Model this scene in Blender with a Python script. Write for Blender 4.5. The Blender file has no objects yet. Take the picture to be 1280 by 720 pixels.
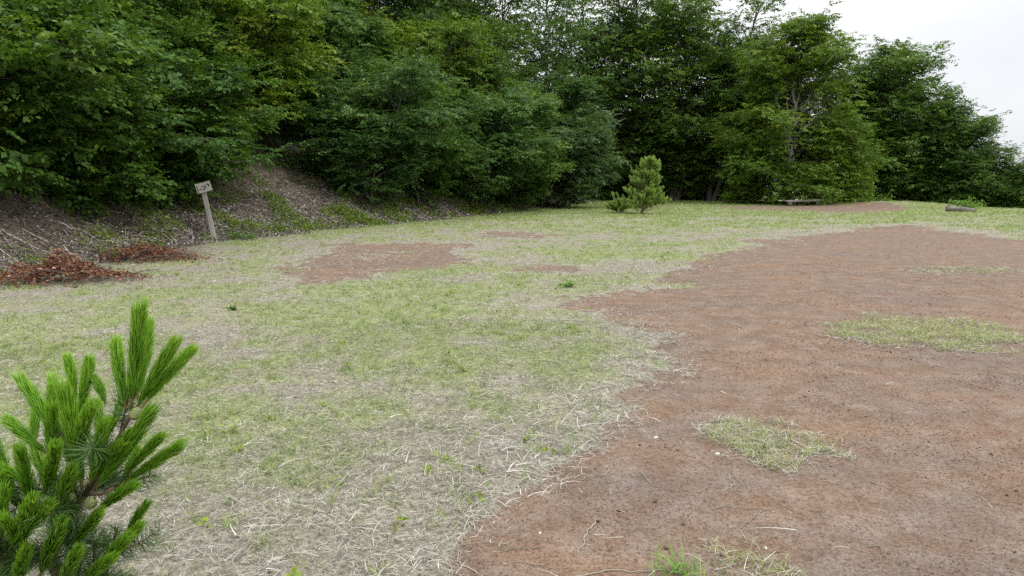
import bpy, math, random
import numpy as np

rng = np.random.default_rng(7)
R = math.radians
sc = bpy.context.scene
col = sc.collection

# ------------------------------------------------------------------ camera
EYE = 1.6
F = 865.0 / 1280.0                       # focal length in frame widths
PITCH = math.atan((360 - 227) / 865.0)
cam_d = bpy.data.cameras.new("camera")
cam = bpy.data.objects.new("camera", cam_d)
col.objects.link(cam)
cam_d.sensor_width = 36
cam_d.lens = 36 * F
cam_d.clip_start = 0.05
cam_d.clip_end = 6000
cam.location = (0, 0, EYE)
cam.rotation_euler = (math.pi / 2 - PITCH, 0, 0)
sc.camera = cam


def ray(px, py):
    r = (px - 640) / 865.0
    u = (360 - py) / 865.0
    cp, sp = math.cos(PITCH), math.sin(PITCH)
    return np.array((r, cp + u * sp, -sp + u * cp))


def at(px, py, z=0.0):
    """point of the plane of height z seen at this place of the photograph"""
    d = ray(px, py)
    t = (z - EYE) / d[2]
    return d * t + np.array((0, 0, EYE))


def at_depth(px, py, Y):
    d = ray(px, py)
    return d * (Y / d[1]) + np.array((0, 0, EYE))


# ------------------------------------------------------------------ noise
def _hash(ix, iy, seed):
    h = (ix.astype(np.int64) * 374761393 + iy.astype(np.int64) * 668265263 + seed * 974634221) & 0xFFFFFFFF
    h = ((h ^ (h >> 13)) * 1274126177) & 0xFFFFFFFF
    return ((h ^ (h >> 16)) & 0xFFFFFF) / float(0xFFFFFF)


def vnoise(x, y, s, seed=0):
    x = np.asarray(x) * s
    y = np.asarray(y) * s
    ix, iy = np.floor(x), np.floor(y)
    fx, fy = x - ix, y - iy
    fx = fx * fx * (3 - 2 * fx)
    fy = fy * fy * (3 - 2 * fy)
    a, b = _hash(ix, iy, seed), _hash(ix + 1, iy, seed)
    c, d = _hash(ix, iy + 1, seed), _hash(ix + 1, iy + 1, seed)
    return (a * (1 - fx) + b * fx) * (1 - fy) + (c * (1 - fx) + d * fx) * fy


def fbm(x, y, s, seed=0, n=4):
    t, a, w = 0, 1.0, 0
    for k in range(n):
        t = t + a * vnoise(x, y, s * 2.03 ** k, seed + 17 * k)
        w += a
        a *= 0.55
    return t / w


def sstep(a, b, x):
    t = np.clip((x - a) / (b - a), 0, 1)
    return t * t * (3 - 2 * t)


def poly_sd(x, y, P, closed=True):
    """distance to the outline, positive inside (closed) / left of the line (open)"""
    P = np.asarray(P, float)
    n = len(P)
    best = np.full(np.shape(x), 1e18)
    sign = np.ones(np.shape(x))
    inside = np.zeros(np.shape(x), bool)
    for i in range(n if closed else n - 1):
        a, b = P[i], P[(i + 1) % n]
        ex, ey = b - a
        wx, wy = x - a[0], y - a[1]
        t = np.clip((wx * ex + wy * ey) / (ex * ex + ey * ey + 1e-12), 0, 1)
        dx, dy = wx - ex * t, wy - ey * t
        d2 = dx * dx + dy * dy
        if closed:
            c = ((a[1] <= y) & (b[1] > y)) | ((b[1] <= y) & (a[1] > y))
            xi = a[0] + (y - a[1]) / (ey if abs(ey) > 1e-12 else 1e-12) * ex
            inside ^= c & (x < xi)
        else:
            s = np.where(ex * wy - ey * wx >= 0, 1.0, -1.0)
            sign = np.where(d2 < best, s, sign)
        best = np.minimum(best, d2)
    d = np.sqrt(best)
    return np.where(inside, d, -d) if closed else d * sign


# ------------------------------------------------------------------ the lie of the land
FOOT = [(-40, -14), (-22, -4), (-12, 4.5), (-8.6, 9.3), (-7.9, 14), (-7.9, 19), (-5.6, 24), (-2.9, 30), (0.3, 38), (3.4, 46),
        (5.5, 54), (6, 66), (2, 84), (-12, 110)]
EDGE = [(130, -30), (62, 16), (41, 33), (30.5, 41.5), (26.5, 49), (23, 57), (14, 62), (4, 67), (-12, 84), (-40, 120)]


def foot_d(x, y):
    return poly_sd(x, y, FOOT, False) + (fbm(x, y, 0.35, 5, 3) - 0.5) * 1.4


def height(x, y):
    x = np.asarray(x, float)
    y = np.asarray(y, float)
    d = foot_d(x, y)
    s = np.maximum(d, 0)
    s = s * s / (s + 0.9)
    hill = 10.5 * (1 - np.exp(-s * 0.66 / 10.5))
    hill = hill * (1 - sstep(50, 78, y)) + (0.5 * (fbm(x, y, 0.55, 9, 3) - 0.5) + 0.35 * (fbm(x, y, 1.7, 19, 3) - 0.5)) * sstep(0.1, 2.0, d)
    e = np.maximum(-poly_sd(x, y, EDGE, False), 0)
    drop = np.minimum(0.42 * e * e / (e + 2.5), 34)
    far = np.hypot(x, y)
    flat = 0.07 * (fbm(x, y, 0.22, 3, 3) - 0.5) * sstep(2, 7, far) + 0.02 * (fbm(x, y, 1.7, 4, 2) - 0.5)
    mound = 0.30 * np.exp(-(((x - 25.5) / 4.2) ** 2 + ((y - 46.5) / 2.2) ** 2))
    return hill - drop + flat + mound


SOIL_A = [at(*p)[:2] for p in [
    (560, 760), (582, 715), (592, 690), (603, 655), (640, 622), (690, 596), (722, 572), (732, 545), (768, 522), (795, 486), (825, 462),
    (832, 436), (850, 418), (795, 412), (762, 405), (768, 389), (716, 383), (720, 373), (780, 369), (862, 358), (850, 349), (872, 335),
    (902, 324), (935, 309), (985, 296), (1060, 289), (1115, 285), (1140, 282), (1180, 289), (1230, 296), (1280, 300), (1420, 312)]]
SOIL_A += [(26, 12), (20, 2), (9, -3), (0.2, -2.5), (-0.5, 1.0)]
SOIL_B = [at(*p)[:2] for p in [
    (368, 348), (372, 334), (392, 322), (424, 309), (470, 305), (520, 304), (578, 307), (566, 318), (545, 332), (488, 338), (432, 350), (392, 359)]]
SOIL_C = [at(*p)[:2] for p in [(606, 296), (640, 290), (688, 290), (690, 294), (650, 297)]]
SOIL_D = [at(*p)[:2] for p in [(632, 336), (655, 331), (690, 333), (720, 337), (690, 341), (650, 341)]]
SOIL_E = [at(*p)[:2] for p in [(900, 259.5), (960, 257.5), (1040, 257), (1110, 258), (1136, 262), (1080, 265.5), (1000, 263), (930, 262)]]
SOIL_F = [at(*p)[:2] for p in [(800, 355), (820, 343), (870, 337), (880, 350), (860, 357)]]
CHUTE = [(-6.8, 19.5), (-6.6, 23), (-8.0, 26), (-9.6, 30), (-11.5, 34)]


def soil_sd(x, y):
    """metres inside bare soil (negative in the turf), edge frayed by noise"""
    s = poly_sd(x, y, SOIL_A)
    for P, c in ((SOIL_B, 0.34), (SOIL_C, 0.25), (SOIL_E, 0.4)):
        s = np.maximum(s, np.minimum(poly_sd(x, y, P), c))
    for P in (SOIL_D, SOIL_F):
        s = np.maximum(s, poly_sd(x, y, P) - 0.1)
    r = np.hypot(x, y)
    k = np.clip(r / 12, 0.35, 1.6)
    return s + ((fbm(x, y, 0.9, 21, 3) - 0.5) * 1.1 + (fbm(x, y, 3.6, 22, 4) - 0.5) * 1.1 + (fbm(x, y, 13.0, 23, 2) - 0.5) * 0.5) * k


GREEN_SPOTS = [(420, 520, .8, 1.0), (560, 470, .8, .9), (250, 560, .7, .9), (350, 660, .4, .8), (240, 640, .5, .9), (480, 680, .35, .8), (640, 500, .5, .8), (700, 405, 1.3, 1.0), (640, 380, 1.6, .7), (560, 390, 1.6, .45), (60, 430, 1.3, .6), (210, 480, .8, .5), (300, 440, 1.0, .5),
               (400, 385, 1.8, .55), (480, 355, 2.0, .5), (600, 340, 2.0, .6), (770, 355, 1.5, .8), (520, 560, .5, .35), (330, 590, .6, .35),
               (640, 350, 2.0, .5), (450, 560, .4, .3), (90, 385, 1.6, .4), (760, 320, 4, .7), (330, 320, 2, .45), (280, 350, 2, .35)]
GREEN_SPOTS = [(*at(a, b)[:2], r, k) for a, b, r, k in GREEN_SPOTS]


def green_field(x, y, s=None):
    """0 dry straw .. 1 lush"""
    g = 0.36 + 1.9 * (fbm(x, y, 0.55, 31, 4) - 0.5) + 2.6 * (fbm(x, y, 1.9, 32, 4) - 0.5)
    for cx, cy, r, k in GREEN_SPOTS:
        g = g + 0.26 * k * np.exp(-((x - cx) ** 2 + ((y - cy) * 0.6) ** 2) / (r * r))
    g = g + 0.32 * sstep(18, 27, y) + 0.55 * sstep(28, 37, y)
    if s is None:
        s = soil_sd(x, y)
    g = g + 0.45 * np.exp(-np.abs(poly_sd(x, y, FOOT, False)) / 3.2) * sstep(20, 25, y)
    g = g - 0.5 * np.exp(-np.maximum(-s, 0) / (0.25 + 0.05 * np.hypot(x, y))) - 0.06 * (1 - sstep(3.5, 6.5, y))
    return np.clip(g, 0, 1)


# ------------------------------------------------------------------ mesh helpers
def mesh_from(name, V, faces, mat, attrs=None, smooth=False, corners=4, mat_idx=None):
    """V (n,3), faces (m,corners)"""
    V = np.ascontiguousarray(V, np.float32)
    faces = np.ascontiguousarray(faces, np.int32)
    me = bpy.data.meshes.new(name)
    me.vertices.add(len(V))
    me.vertices.foreach_set("co", V.ravel())
    m = len(faces)
    me.loops.add(m * corners)
    me.loops.foreach_set("vertex_index", faces.ravel())
    me.polygons.add(m)
    me.polygons.foreach_set("loop_start", np.arange(0, m * corners, corners, dtype=np.int32))
    for mt in (mat if isinstance(mat, (list, tuple)) else [mat]):
        me.materials.append(mt)
    if mat_idx is not None:
        me.polygons.foreach_set("material_index", np.ascontiguousarray(mat_idx, np.int32))
    if attrs:
        for k, a in attrs.items():
            a = np.ascontiguousarray(a, np.float32)
            if a.ndim == 1:
                me.attributes.new(k, 'FLOAT', 'POINT').data.foreach_set("value", a)
            else:
                if a.shape[1] == 3:
                    a = np.concatenate([a, np.ones((len(a), 1), np.float32)], 1)
                me.attributes.new(k, 'FLOAT_COLOR', 'POINT').data.foreach_set("color", np.ascontiguousarray(a).ravel())
    me.update(calc_edges=True)
    if smooth:
        me.polygons.foreach_set("use_smooth", np.ones(m, bool))
    me.validate()
    return me


def obj(name, me, parent=None, loc=None):
    o = bpy.data.objects.new(name, me)
    col.objects.link(o)
    if parent is not None:
        o.parent = parent
    if loc is not None:
        o.location = loc
    return o


def tag(o, label=None, cat=None, group=None, kind=None):
    if label:
        o['label'] = label
    if cat:
        o['category'] = cat
    if group:
        o['group'] = group
    if kind:
        o['kind'] = kind
    return o


def thing(name, label, cat, loc=(0, 0, 0), rot=(0, 0, 0), group=None):
    o = bpy.data.objects.new(name, None)
    o.empty_display_size = 0.2
    col.objects.link(o)
    o.location = loc
    o.rotation_euler = rot
    return tag(o, label, cat, group)


class Geo:
    """collects tubes, boxes and loose quads into one mesh"""

    def __init__(s):
        s.V, s.Q, s.T, s.M, s.n = [], [], [], [], 0

    def add(s, V, Q, tint=0.5, mi=0):
        V = np.asarray(V, float)
        s.V.append(V)
        s.Q.append(np.asarray(Q, int) + s.n)
        s.T.append(np.broadcast_to(np.asarray(tint, float), (len(V),)))
        s.M.append(np.full(len(Q), mi))
        s.n += len(V)

    def tube(s, P, rad, k=6, tint=0.5, mi=0, cap=True, wob=0.0):
        P = np.asarray(P, float)
        n = len(P)
        rad = np.broadcast_to(np.asarray(rad, float), (n,))
        D = np.gradient(P, axis=0)
        D /= np.linalg.norm(D, axis=1, keepdims=True) + 1e-12
        up = np.array((0.13, 0.31, 1.0)) if abs(D[0, 2]) < 0.9 else np.array((1.0, 0.21, 0.1))
        A = np.cross(D, up)
        A /= np.linalg.norm(A, axis=1, keepdims=True) + 1e-12
        B = np.cross(D, A)
        th = np.arange(k) * 2 * math.pi / k
        rr = rad[:, None] * (1 + wob * rng.uniform(-1, 1, (n, k)))
        ring = P[:, None] + rr[..., None] * (np.cos(th)[None, :, None] * A[:, None] + np.sin(th)[None, :, None] * B[:, None])
        V = ring.reshape(-1, 3)
        i = np.arange(n - 1)[:, None] * k
        j = np.arange(k)[None]
        Q = np.stack([i + j, i + (j + 1) % k, i + k + (j + 1) % k, i + k + j], -1).reshape(-1, 4)
        if cap:
            V = np.concatenate([V, P[:1], P[-1:]])
            c0, c1 = n * k, n * k + 1
            q = []
            for a in range(0, k, 2):
                q.append((c0, (a + 2) % k, (a + 1) % k, a))
                b = (n - 1) * k
                q.append((c1, b + a, b + (a + 1) % k, b + (a + 2) % k))
            Q = np.concatenate([Q, np.array(q)])
        s.add(V, Q, tint, mi)

    def mesh(s, name, mats, smooth=True):
        return mesh_from(name, np.concatenate(s.V), np.concatenate(s.Q), mats, {"tint": np.concatenate(s.T)}, smooth, 4, np.concatenate(s.M))


def bevel_mesh(name, mat, boxes, bevel=0.008, seg=2, jitter=0.0):
    """joined bevelled boxes: (centre, size, rotation euler)"""
    import bmesh
    from mathutils import Matrix, Euler, Vector
    bm = bmesh.new()
    for c, sz, ro in boxes:
        r = bmesh.ops.create_cube(bm, size=1)
        M = Matrix.Translation(Vector(c)) @ Euler(ro).to_matrix().to_4x4() @ Matrix.Diagonal((*sz, 1))
        bmesh.ops.transform(bm, matrix=M, verts=r['verts'])
    bmesh.ops.bevel(bm, geom=bm.edges[:], offset=bevel, segments=seg, affect='EDGES', clamp_overlap=True)
    if jitter:
        for v in bm.verts:
            v.co += Vector(rng.uniform(-jitter, jitter, 3))
    me = bpy.data.meshes.new(name)
    bm.to_mesh(me)
    bm.free()
    me.materials.append(mat)
    return me


# ------------------------------------------------------------------ materials
def new_mat(name):
    m = bpy.data.materials.new(name)
    m.use_nodes = True
    nt = m.node_tree
    nt.nodes.clear()
    out = nt.nodes.new("ShaderNodeOutputMaterial")
    return m, nt, out


def N(nt, typ, **kw):
    n = nt.nodes.new(typ)
    for k, v in kw.items():
        if k in n.inputs:
            n.inputs[k].default_value = v
        else:
            setattr(n, k, v)
    return n


def mixc(nt, fac, a, b, blend='MIX'):
    n = nt.nodes.new("ShaderNodeMix")
    n.data_type = 'RGBA'
    n.blend_type = blend
    for sock, v in ((n.inputs[0], fac), (n.inputs[6], a), (n.inputs[7], b)):
        if hasattr(v, "links") or hasattr(v, "is_linked"):
            nt.links.new(v, sock)
        else:
            sock.default_value = v if not isinstance(v, tuple) else (*v, 1.0)[:4]
    return n.outputs[2]


def ramp(nt, fac, stops):
    n = nt.nodes.new("ShaderNodeValToRGB")
    e = n.color_ramp.elements
    while len(e) < len(stops):
        e.new(0.5)
    for el, (p, c) in zip(e, stops):
        el.position = p
        el.color = (*c, 1.0) if isinstance(c, tuple) else (c, c, c, 1)
    nt.links.new(fac, n.inputs[0])
    return n.outputs[0]


def noise(nt, vec, scale, detail=4, rough=0.55):
    n = N(nt, "ShaderNodeTexNoise", Scale=scale, Detail=detail, Roughness=rough)
    if vec is not None:
        nt.links.new(vec, n.inputs["Vector"])
    return n.outputs[0]


def leaf_mat(name, dark, mid, light, rand=0.25, trans=0.32, rough=0.5, spec=0.18):
    """per-leaf tint attribute chooses the green; each plant shifts it a little"""
    m, nt, out = new_mat(name)
    a = N(nt, "ShaderNodeAttribute", attribute_name="tint")
    oi = N(nt, "ShaderNodeObjectInfo")
    mm = N(nt, "ShaderNodeMath", operation='MULTIPLY_ADD')
    mm.inputs[1].default_value = rand
    mm.inputs[2].default_value = -rand / 2
    nt.links.new(oi.outputs["Random"], mm.inputs[0])
    ad = N(nt, "ShaderNodeMath", operation='ADD')
    nt.links.new(a.outputs["Fac"], ad.inputs[0])
    nt.links.new(mm.outputs[0], ad.inputs[1])
    c = ramp(nt, ad.outputs[0], [(0.0, dark), (0.5, mid), (0.97, light)])
    p = N(nt, "ShaderNodeBsdfPrincipled", Roughness=rough)
    p.inputs["Specular IOR Level"].default_value = spec
    nt.links.new(c, p.inputs["Base Color"])
    t = N(nt, "ShaderNodeBsdfTranslucent")
    nt.links.new(mixc(nt, 1.0, c, (1.25, 1.2, 0.6), 'MULTIPLY'), t.inputs[0])
    mx = N(nt, "ShaderNodeMixShader")
    mx.inputs[0].default_value = trans
    nt.links.new(p.outputs[0], mx.inputs[1])
    nt.links.new(t.outputs[0], mx.inputs[2])
    nt.links.new(mx.outputs[0], out.inputs[0])
    return m


def bark_mat(name, c1, c2, scale=9, stretch=0.25):
    m, nt, out = new_mat(name)
    tc = N(nt, "ShaderNodeTexCoord")
    mp = N(nt, "ShaderNodeMapping")
    mp.inputs["Scale"].default_value = (1, 1, stretch)
    nt.links.new(tc.outputs["Object"], mp.inputs[0])
    n1 = noise(nt, mp.outputs[0], scale, 6, 0.65)
    c = ramp(nt, n1, [(0.3, c1), (0.7, c2)])
    p = N(nt, "ShaderNodeBsdfPrincipled", Roughness=0.85)
    nt.links.new(c, p.inputs["Base Color"])
    b = N(nt, "ShaderNodeBump", Strength=0.5, Distance=0.02)
    nt.links.new(n1, b.inputs["Height"])
    nt.links.new(b.outputs[0], p.inputs["Normal"])
    nt.links.new(p.outputs[0], out.inputs[0])
    return m


def tint_mat(name, stops, rough=0.7, trans=0.0):
    m, nt, out = new_mat(name)
    a = N(nt, "ShaderNodeAttribute", attribute_name="tint")
    c = ramp(nt, a.outputs["Fac"], stops)
    p = N(nt, "ShaderNodeBsdfPrincipled", Roughness=rough)
    p.inputs["Specular IOR Level"].default_value = 0.25
    nt.links.new(c, p.inputs["Base Color"])
    if trans:
        t = N(nt, "ShaderNodeBsdfTranslucent")
        nt.links.new(c, t.inputs[0])
        mx = N(nt, "ShaderNodeMixShader")
        mx.inputs[0].default_value = trans
        nt.links.new(p.outputs[0], mx.inputs[1])
        nt.links.new(t.outputs[0], mx.inputs[2])
        nt.links.new(mx.outputs[0], out.inputs[0])
    else:
        nt.links.new(p.outputs[0], out.inputs[0])
    return m


def ground_mat():
    m, nt, out = new_mat("ground")
    tc = N(nt, "ShaderNodeTexCoord")
    P = tc.outputs["Object"]
    at_ = N(nt, "ShaderNodeAttribute", attribute_name="mask")
    sep = N(nt, "ShaderNodeSeparateColor")
    nt.links.new(at_.outputs["Color"], sep.inputs[0])
    n_big = noise(nt, P, 0.55, 5, 0.6)
    n_mid = noise(nt, P, 4.0, 5, 0.65)
    n_fine = noise(nt, P, 38.0, 4, 0.7)
    n_grain = noise(nt, P, 85.0, 4, 0.8)
    mp = N(nt, "ShaderNodeMapping")
    mp.inputs["Rotation"].default_value = (0, 0, 0.25)
    mp.inputs["Scale"].default_value = (0.6, 1.6, 1)
    nt.links.new(P, mp.inputs[0])
    n_streak = noise(nt, mp.outputs[0], 1.3, 5, 0.6)
    # bare soil: rusty brown crumbs over greyer, harder packed places
    s1 = ramp(nt, n_mid, [(0.3, (0.118, 0.077, 0.051)), (0.52, (0.139, 0.104, 0.080)), (0.72, (0.176, 0.138, 0.111))])
    s2 = ramp(nt, n_streak, [(0.36, (0.92, 0.95, 0.99)), (0.62, (1.08, 1.02, 0.96))])
    s = mixc(nt, 0.85, s1, s2, 'MULTIPLY')
    s = mixc(nt, 0.75, s, ramp(nt, n_big, [(0.36, (0.95, 0.99, 1.03)), (0.6, (1.12, 1.06, 0.98))]), 'MULTIPLY')
    s = mixc(nt, 0.9, s, ramp(nt, n_fine, [(0.34, (0.62, 0.56, 0.52)), (0.47, (1, 1, 1)), (0.66, (1.25, 1.24, 1.22))]), 'MULTIPLY')
    s = mixc(nt, 0.9, s, ramp(nt, n_grain, [(0.37, (0.42, 0.38, 0.36)), (0.47, (1, 1, 1)), (0.62, (1.3, 1.3, 1.32))]), 'MULTIPLY')
    vor = N(nt, "ShaderNodeTexVoronoi", Scale=24.0)
    nt.links.new(P, vor.inputs["Vector"])
    s = mixc(nt, ramp(nt, vor.outputs["Distance"], [(0.10, 0.55), (0.2, 0.0)]), s, (0.11, 0.05, 0.03))
    # thatch between the blades
    t = ramp(nt, n_fine, [(0.3, (0.075, 0.064, 0.046)), (0.5, (0.20, 0.18, 0.14)), (0.72, (0.36, 0.335, 0.275))])
    tg = ramp(nt, n_fine, [(0.3, (0.09, 0.11, 0.035)), (0.7, (0.26, 0.29, 0.12))])
    gm = N(nt, "ShaderNodeMath", operation='MULTIPLY')
    gm.inputs[1].default_value = 0.85
    nt.links.new(sep.outputs[1], gm.inputs[0])
    t = mixc(nt, gm.outputs[0], t, tg)
    t = mixc(nt, 0.6, t, ramp(nt, n_grain, [(0.33, (0.5, 0.48, 0.45)), (0.5, (1, 1, 1)), (0.7, (1.25, 1.25, 1.2))]), 'MULTIPLY')
    # the bank: leaf mould, twigs and brown earth
    k = ramp(nt, n_mid, [(0.32, (0.055, 0.045, 0.035)), (0.55, (0.115, 0.095, 0.076)), (0.75, (0.135, 0.092, 0.064))])
    k = mixc(nt, 0.8, k, ramp(nt, n_fine, [(0.33, (0.5, 0.5, 0.5)), (0.5, (1, 1, 1)), (0.7, (1.4, 1.35, 1.3))]), 'MULTIPLY')
    # frayed edges
    ad = N(nt, "ShaderNodeMath", operation='MULTIPLY_ADD')
    nt.links.new(n_fine, ad.inputs[0])
    ad.inputs[1].default_value = 1.1
    nt.links.new(sep.outputs[0], ad.inputs[2])
    sm = ramp(nt, ad.outputs[0], [(0.86, 0.0), (1.2, 1.0)])
    c = mixc(nt, sm, t, s)
    ad2 = N(nt, "ShaderNodeMath", operation='MULTIPLY_ADD')
    nt.links.new(n_fine, ad2.inputs[0])
    ad2.inputs[1].default_value = 0.6
    nt.links.new(sep.outputs[2], ad2.inputs[2])
    c = mixc(nt, ramp(nt, ad2.outputs[0], [(0.6, 0.0), (1.0, 1.0)]), c, k)
    p = N(nt, "ShaderNodeBsdfPrincipled", Roughness=0.95)
    p.inputs["Specular IOR Level"].default_value = 0.15
    nt.links.new(c, p.inputs["Base Color"])
    b1 = N(nt, "ShaderNodeBump", Strength=0.35, Distance=0.012)
    nt.links.new(n_fine, b1.inputs["Height"])
    b2 = N(nt, "ShaderNodeBump", Strength=0.6, Distance=0.008)
    nt.links.new(n_grain, b2.inputs["Height"])
    nt.links.new(b1.outputs[0], b2.inputs["Normal"])
    nt.links.new(b2.outputs[0], p.inputs["Normal"])
    nt.links.new(p.outputs[0], out.inputs[0])
    return m


M_ground = ground_mat()
M_straw = tint_mat("dry_straw", [(0.0, (0.075, 0.066, 0.046)), (0.35, (0.215, 0.195, 0.15)), (0.7, (0.40, 0.38, 0.31)), (1.0, (0.64, 0.62, 0.55))], 0.75, 0.1)
M_grass = tint_mat("green_grass", [(0.0, (0.08, 0.135, 0.028)), (0.5, (0.185, 0.26, 0.068)), (1.0, (0.36, 0.41, 0.14))], 0.6, 0.3)
M_lush = tint_mat("fresh_grass", [(0.0, (0.06, 0.15, 0.02)), (0.5, (0.14, 0.29, 0.04)), (1.0, (0.26, 0.40, 0.08))], 0.5, 0.3)
M_litter = tint_mat("dead_leaves", [(0.0, (0.042, 0.035, 0.028)), (0.4, (0.13, 0.112, 0.093)), (0.72, (0.255, 0.225, 0.195)), (1.0, (0.54, 0.50, 0.46))], 0.8)
M_rust = tint_mat("withered_leaves", [(0.0, (0.05, 0.023, 0.014)), (0.5, (0.175, 0.072, 0.038)), (0.85, (0.30, 0.15, 0.085)), (1.0, (0.36, 0.26, 0.19))], 0.7, 0.15)
M_crumb = tint_mat("soil_crumbs", [(0.0, (0.045, 0.026, 0.017)), (0.55, (0.125, 0.075, 0.048)), (0.95, (0.24, 0.155, 0.105)), (1.0, (0.45, 0.4, 0.35))], 0.95)  # darkest tones are dark clods and also paint the shade of soil pits
M_leaf_oak = leaf_mat("leaf_broad", (0.030, 0.070, 0.012), (0.068, 0.142, 0.022), (0.18, 0.265, 0.036))
M_leaf_blue = leaf_mat("leaf_bluish", (0.030, 0.070, 0.019), (0.064, 0.135, 0.032), (0.15, 0.23, 0.060))
M_leaf_grey = leaf_mat("leaf_greyish", (0.036, 0.072, 0.025), (0.076, 0.135, 0.043), (0.17, 0.235, 0.09))
M_leaf_beech = leaf_mat("leaf_beech", (0.036, 0.076, 0.013), (0.082, 0.155, 0.024), (0.18, 0.26, 0.038))
M_leaf_sunny = leaf_mat("leaf_yellowish", (0.048, 0.096, 0.012), (0.112, 0.19, 0.021), (0.24, 0.30, 0.040))
M_leaf_fresh = leaf_mat("leaf_fresh", (0.05, 0.12, 0.015), (0.10, 0.22, 0.03), (0.2, 0.32, 0.06))
M_needle = leaf_mat("needles_young", (0.04, 0.135, 0.010), (0.118, 0.285, 0.014), (0.28, 0.48, 0.05), 0.12, 0.2, 0.4, 0.4)
M_needle_old = leaf_mat("needles_old", (0.022, 0.06, 0.012), (0.045, 0.115, 0.018), (0.11, 0.19, 0.04), 0.1, 0.15, 0.45, 0.4)
M_needle_far = leaf_mat("needles_pale", (0.07, 0.14, 0.028), (0.19, 0.30, 0.065), (0.34, 0.45, 0.13), 0.05, 0.25)
M_bark = bark_mat("bark_grey", (0.045, 0.038, 0.032), (0.13, 0.115, 0.10))
M_bark_pale = bark_mat("bark_pale", (0.24, 0.225, 0.205), (0.48, 0.46, 0.43), 5)
M_pinebark = bark_mat("bark_pine", (0.07, 0.045, 0.028), (0.19, 0.13, 0.08), 60, 0.5)
M_candle = bark_mat("shoot_axis", (0.22, 0.17, 0.05), (0.30, 0.22, 0.07), 80)
M_cone = bark_mat("green_cone", (0.13, 0.17, 0.05), (0.26, 0.27, 0.11), 90, 1)
M_wood = bark_mat("weathered_wood", (0.19, 0.175, 0.155), (0.40, 0.38, 0.345), 14, 0.12)
M_wood_board = bark_mat("board_wood", (0.30, 0.285, 0.255), (0.47, 0.45, 0.41), 12, 3)
M_log = bark_mat("old_log", (0.05, 0.045, 0.038), (0.22, 0.205, 0.185), 6, 1)
M_ink = bark_mat("sign_ink", (0.012, 0.011, 0.012), (0.03, 0.025, 0.025), 30)
M_metal = bark_mat("zinc_cap", (0.30, 0.30, 0.34), (0.45, 0.45, 0.50), 20)
M_stone = bark_mat("pale_stone", (0.35, 0.33, 0.30), (0.62, 0.60, 0.56), 40, 1)

# ------------------------------------------------------------------ ground sheet
rads = np.concatenate([[0.0], np.geomspace(0.6, 75, 500), np.geomspace(80, 3500, 40)])
front = np.linspace(R(-60), R(60), 520)
back = np.linspace(R(60), R(300), 80)[1:-1]
ang = np.concatenate([front, back])
rr, aa = np.meshgrid(rads, ang, indexing='ij')
gx, gy = rr * np.sin(aa), rr * np.cos(aa)
gz = height(gx, gy)
ssd = soil_sd(gx, gy)
fd = foot_d(gx, gy)
gg = green_field(gx, gy, ssd)
chute = -poly_sd(gx, gy, CHUTE, False)
chd = np.abs(chute)
kk = np.clip(rr / 14, 0.12, 1.5)
m_soil = sstep(-0.36, 0.3, ssd / np.clip(rr / 9, 0.5, 2.0))
m_bank = sstep(-0.5, 0.7, fd)
mask = np.stack([m_soil, gg * (1 - 0.0 * m_soil), m_bank], -1).reshape(-1, 3)
na = len(ang)
i = np.arange(len(rads) - 1)[:, None] * na
j = np.arange(na)[None]
Q = np.stack([i + (j + 1) % na, i + j, i + na + j, i + na + (j + 1) % na], -1).reshape(-1, 4)
# small clods in the bare soil and cushions in the turf
rough = (fbm(gx, gy, 7.0, 51, 3) - 0.5) * 0.03 * m_soil + (fbm(gx, gy, 9.0, 52, 3) - 0.5) * 0.05 * (1 - m_soil)
fade = np.clip(1 - rr / 25, 0, 1)
gz = gz + rough * fade - 0.02 * m_soil * fade
Vg = np.stack([gx, gy, gz], -1).reshape(-1, 3)
ground = obj("ground", mesh_from("ground", Vg, Q, M_ground, {"mask": mask}, True))
tag(ground, kind="structure")


def ground_z(x, y):
    z = height(x, y)
    r = np.hypot(x, y)
    f = np.clip(1 - r / 25, 0, 1)
    s = sstep(-0.16, 0.16, soil_sd(x, y) / np.clip(r / 9, 0.5, 2.0))
    return z + ((fbm(x, y, 7.0, 51, 3) - 0.5) * 0.03 * s + (fbm(x, y, 9.0, 52, 3) - 0.5) * 0.05 * (1 - s)) * f - 0.02 * s * f


def gz1(x, y):
    return float(ground_z(np.array([x], float), np.array([y], float))[0])


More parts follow.
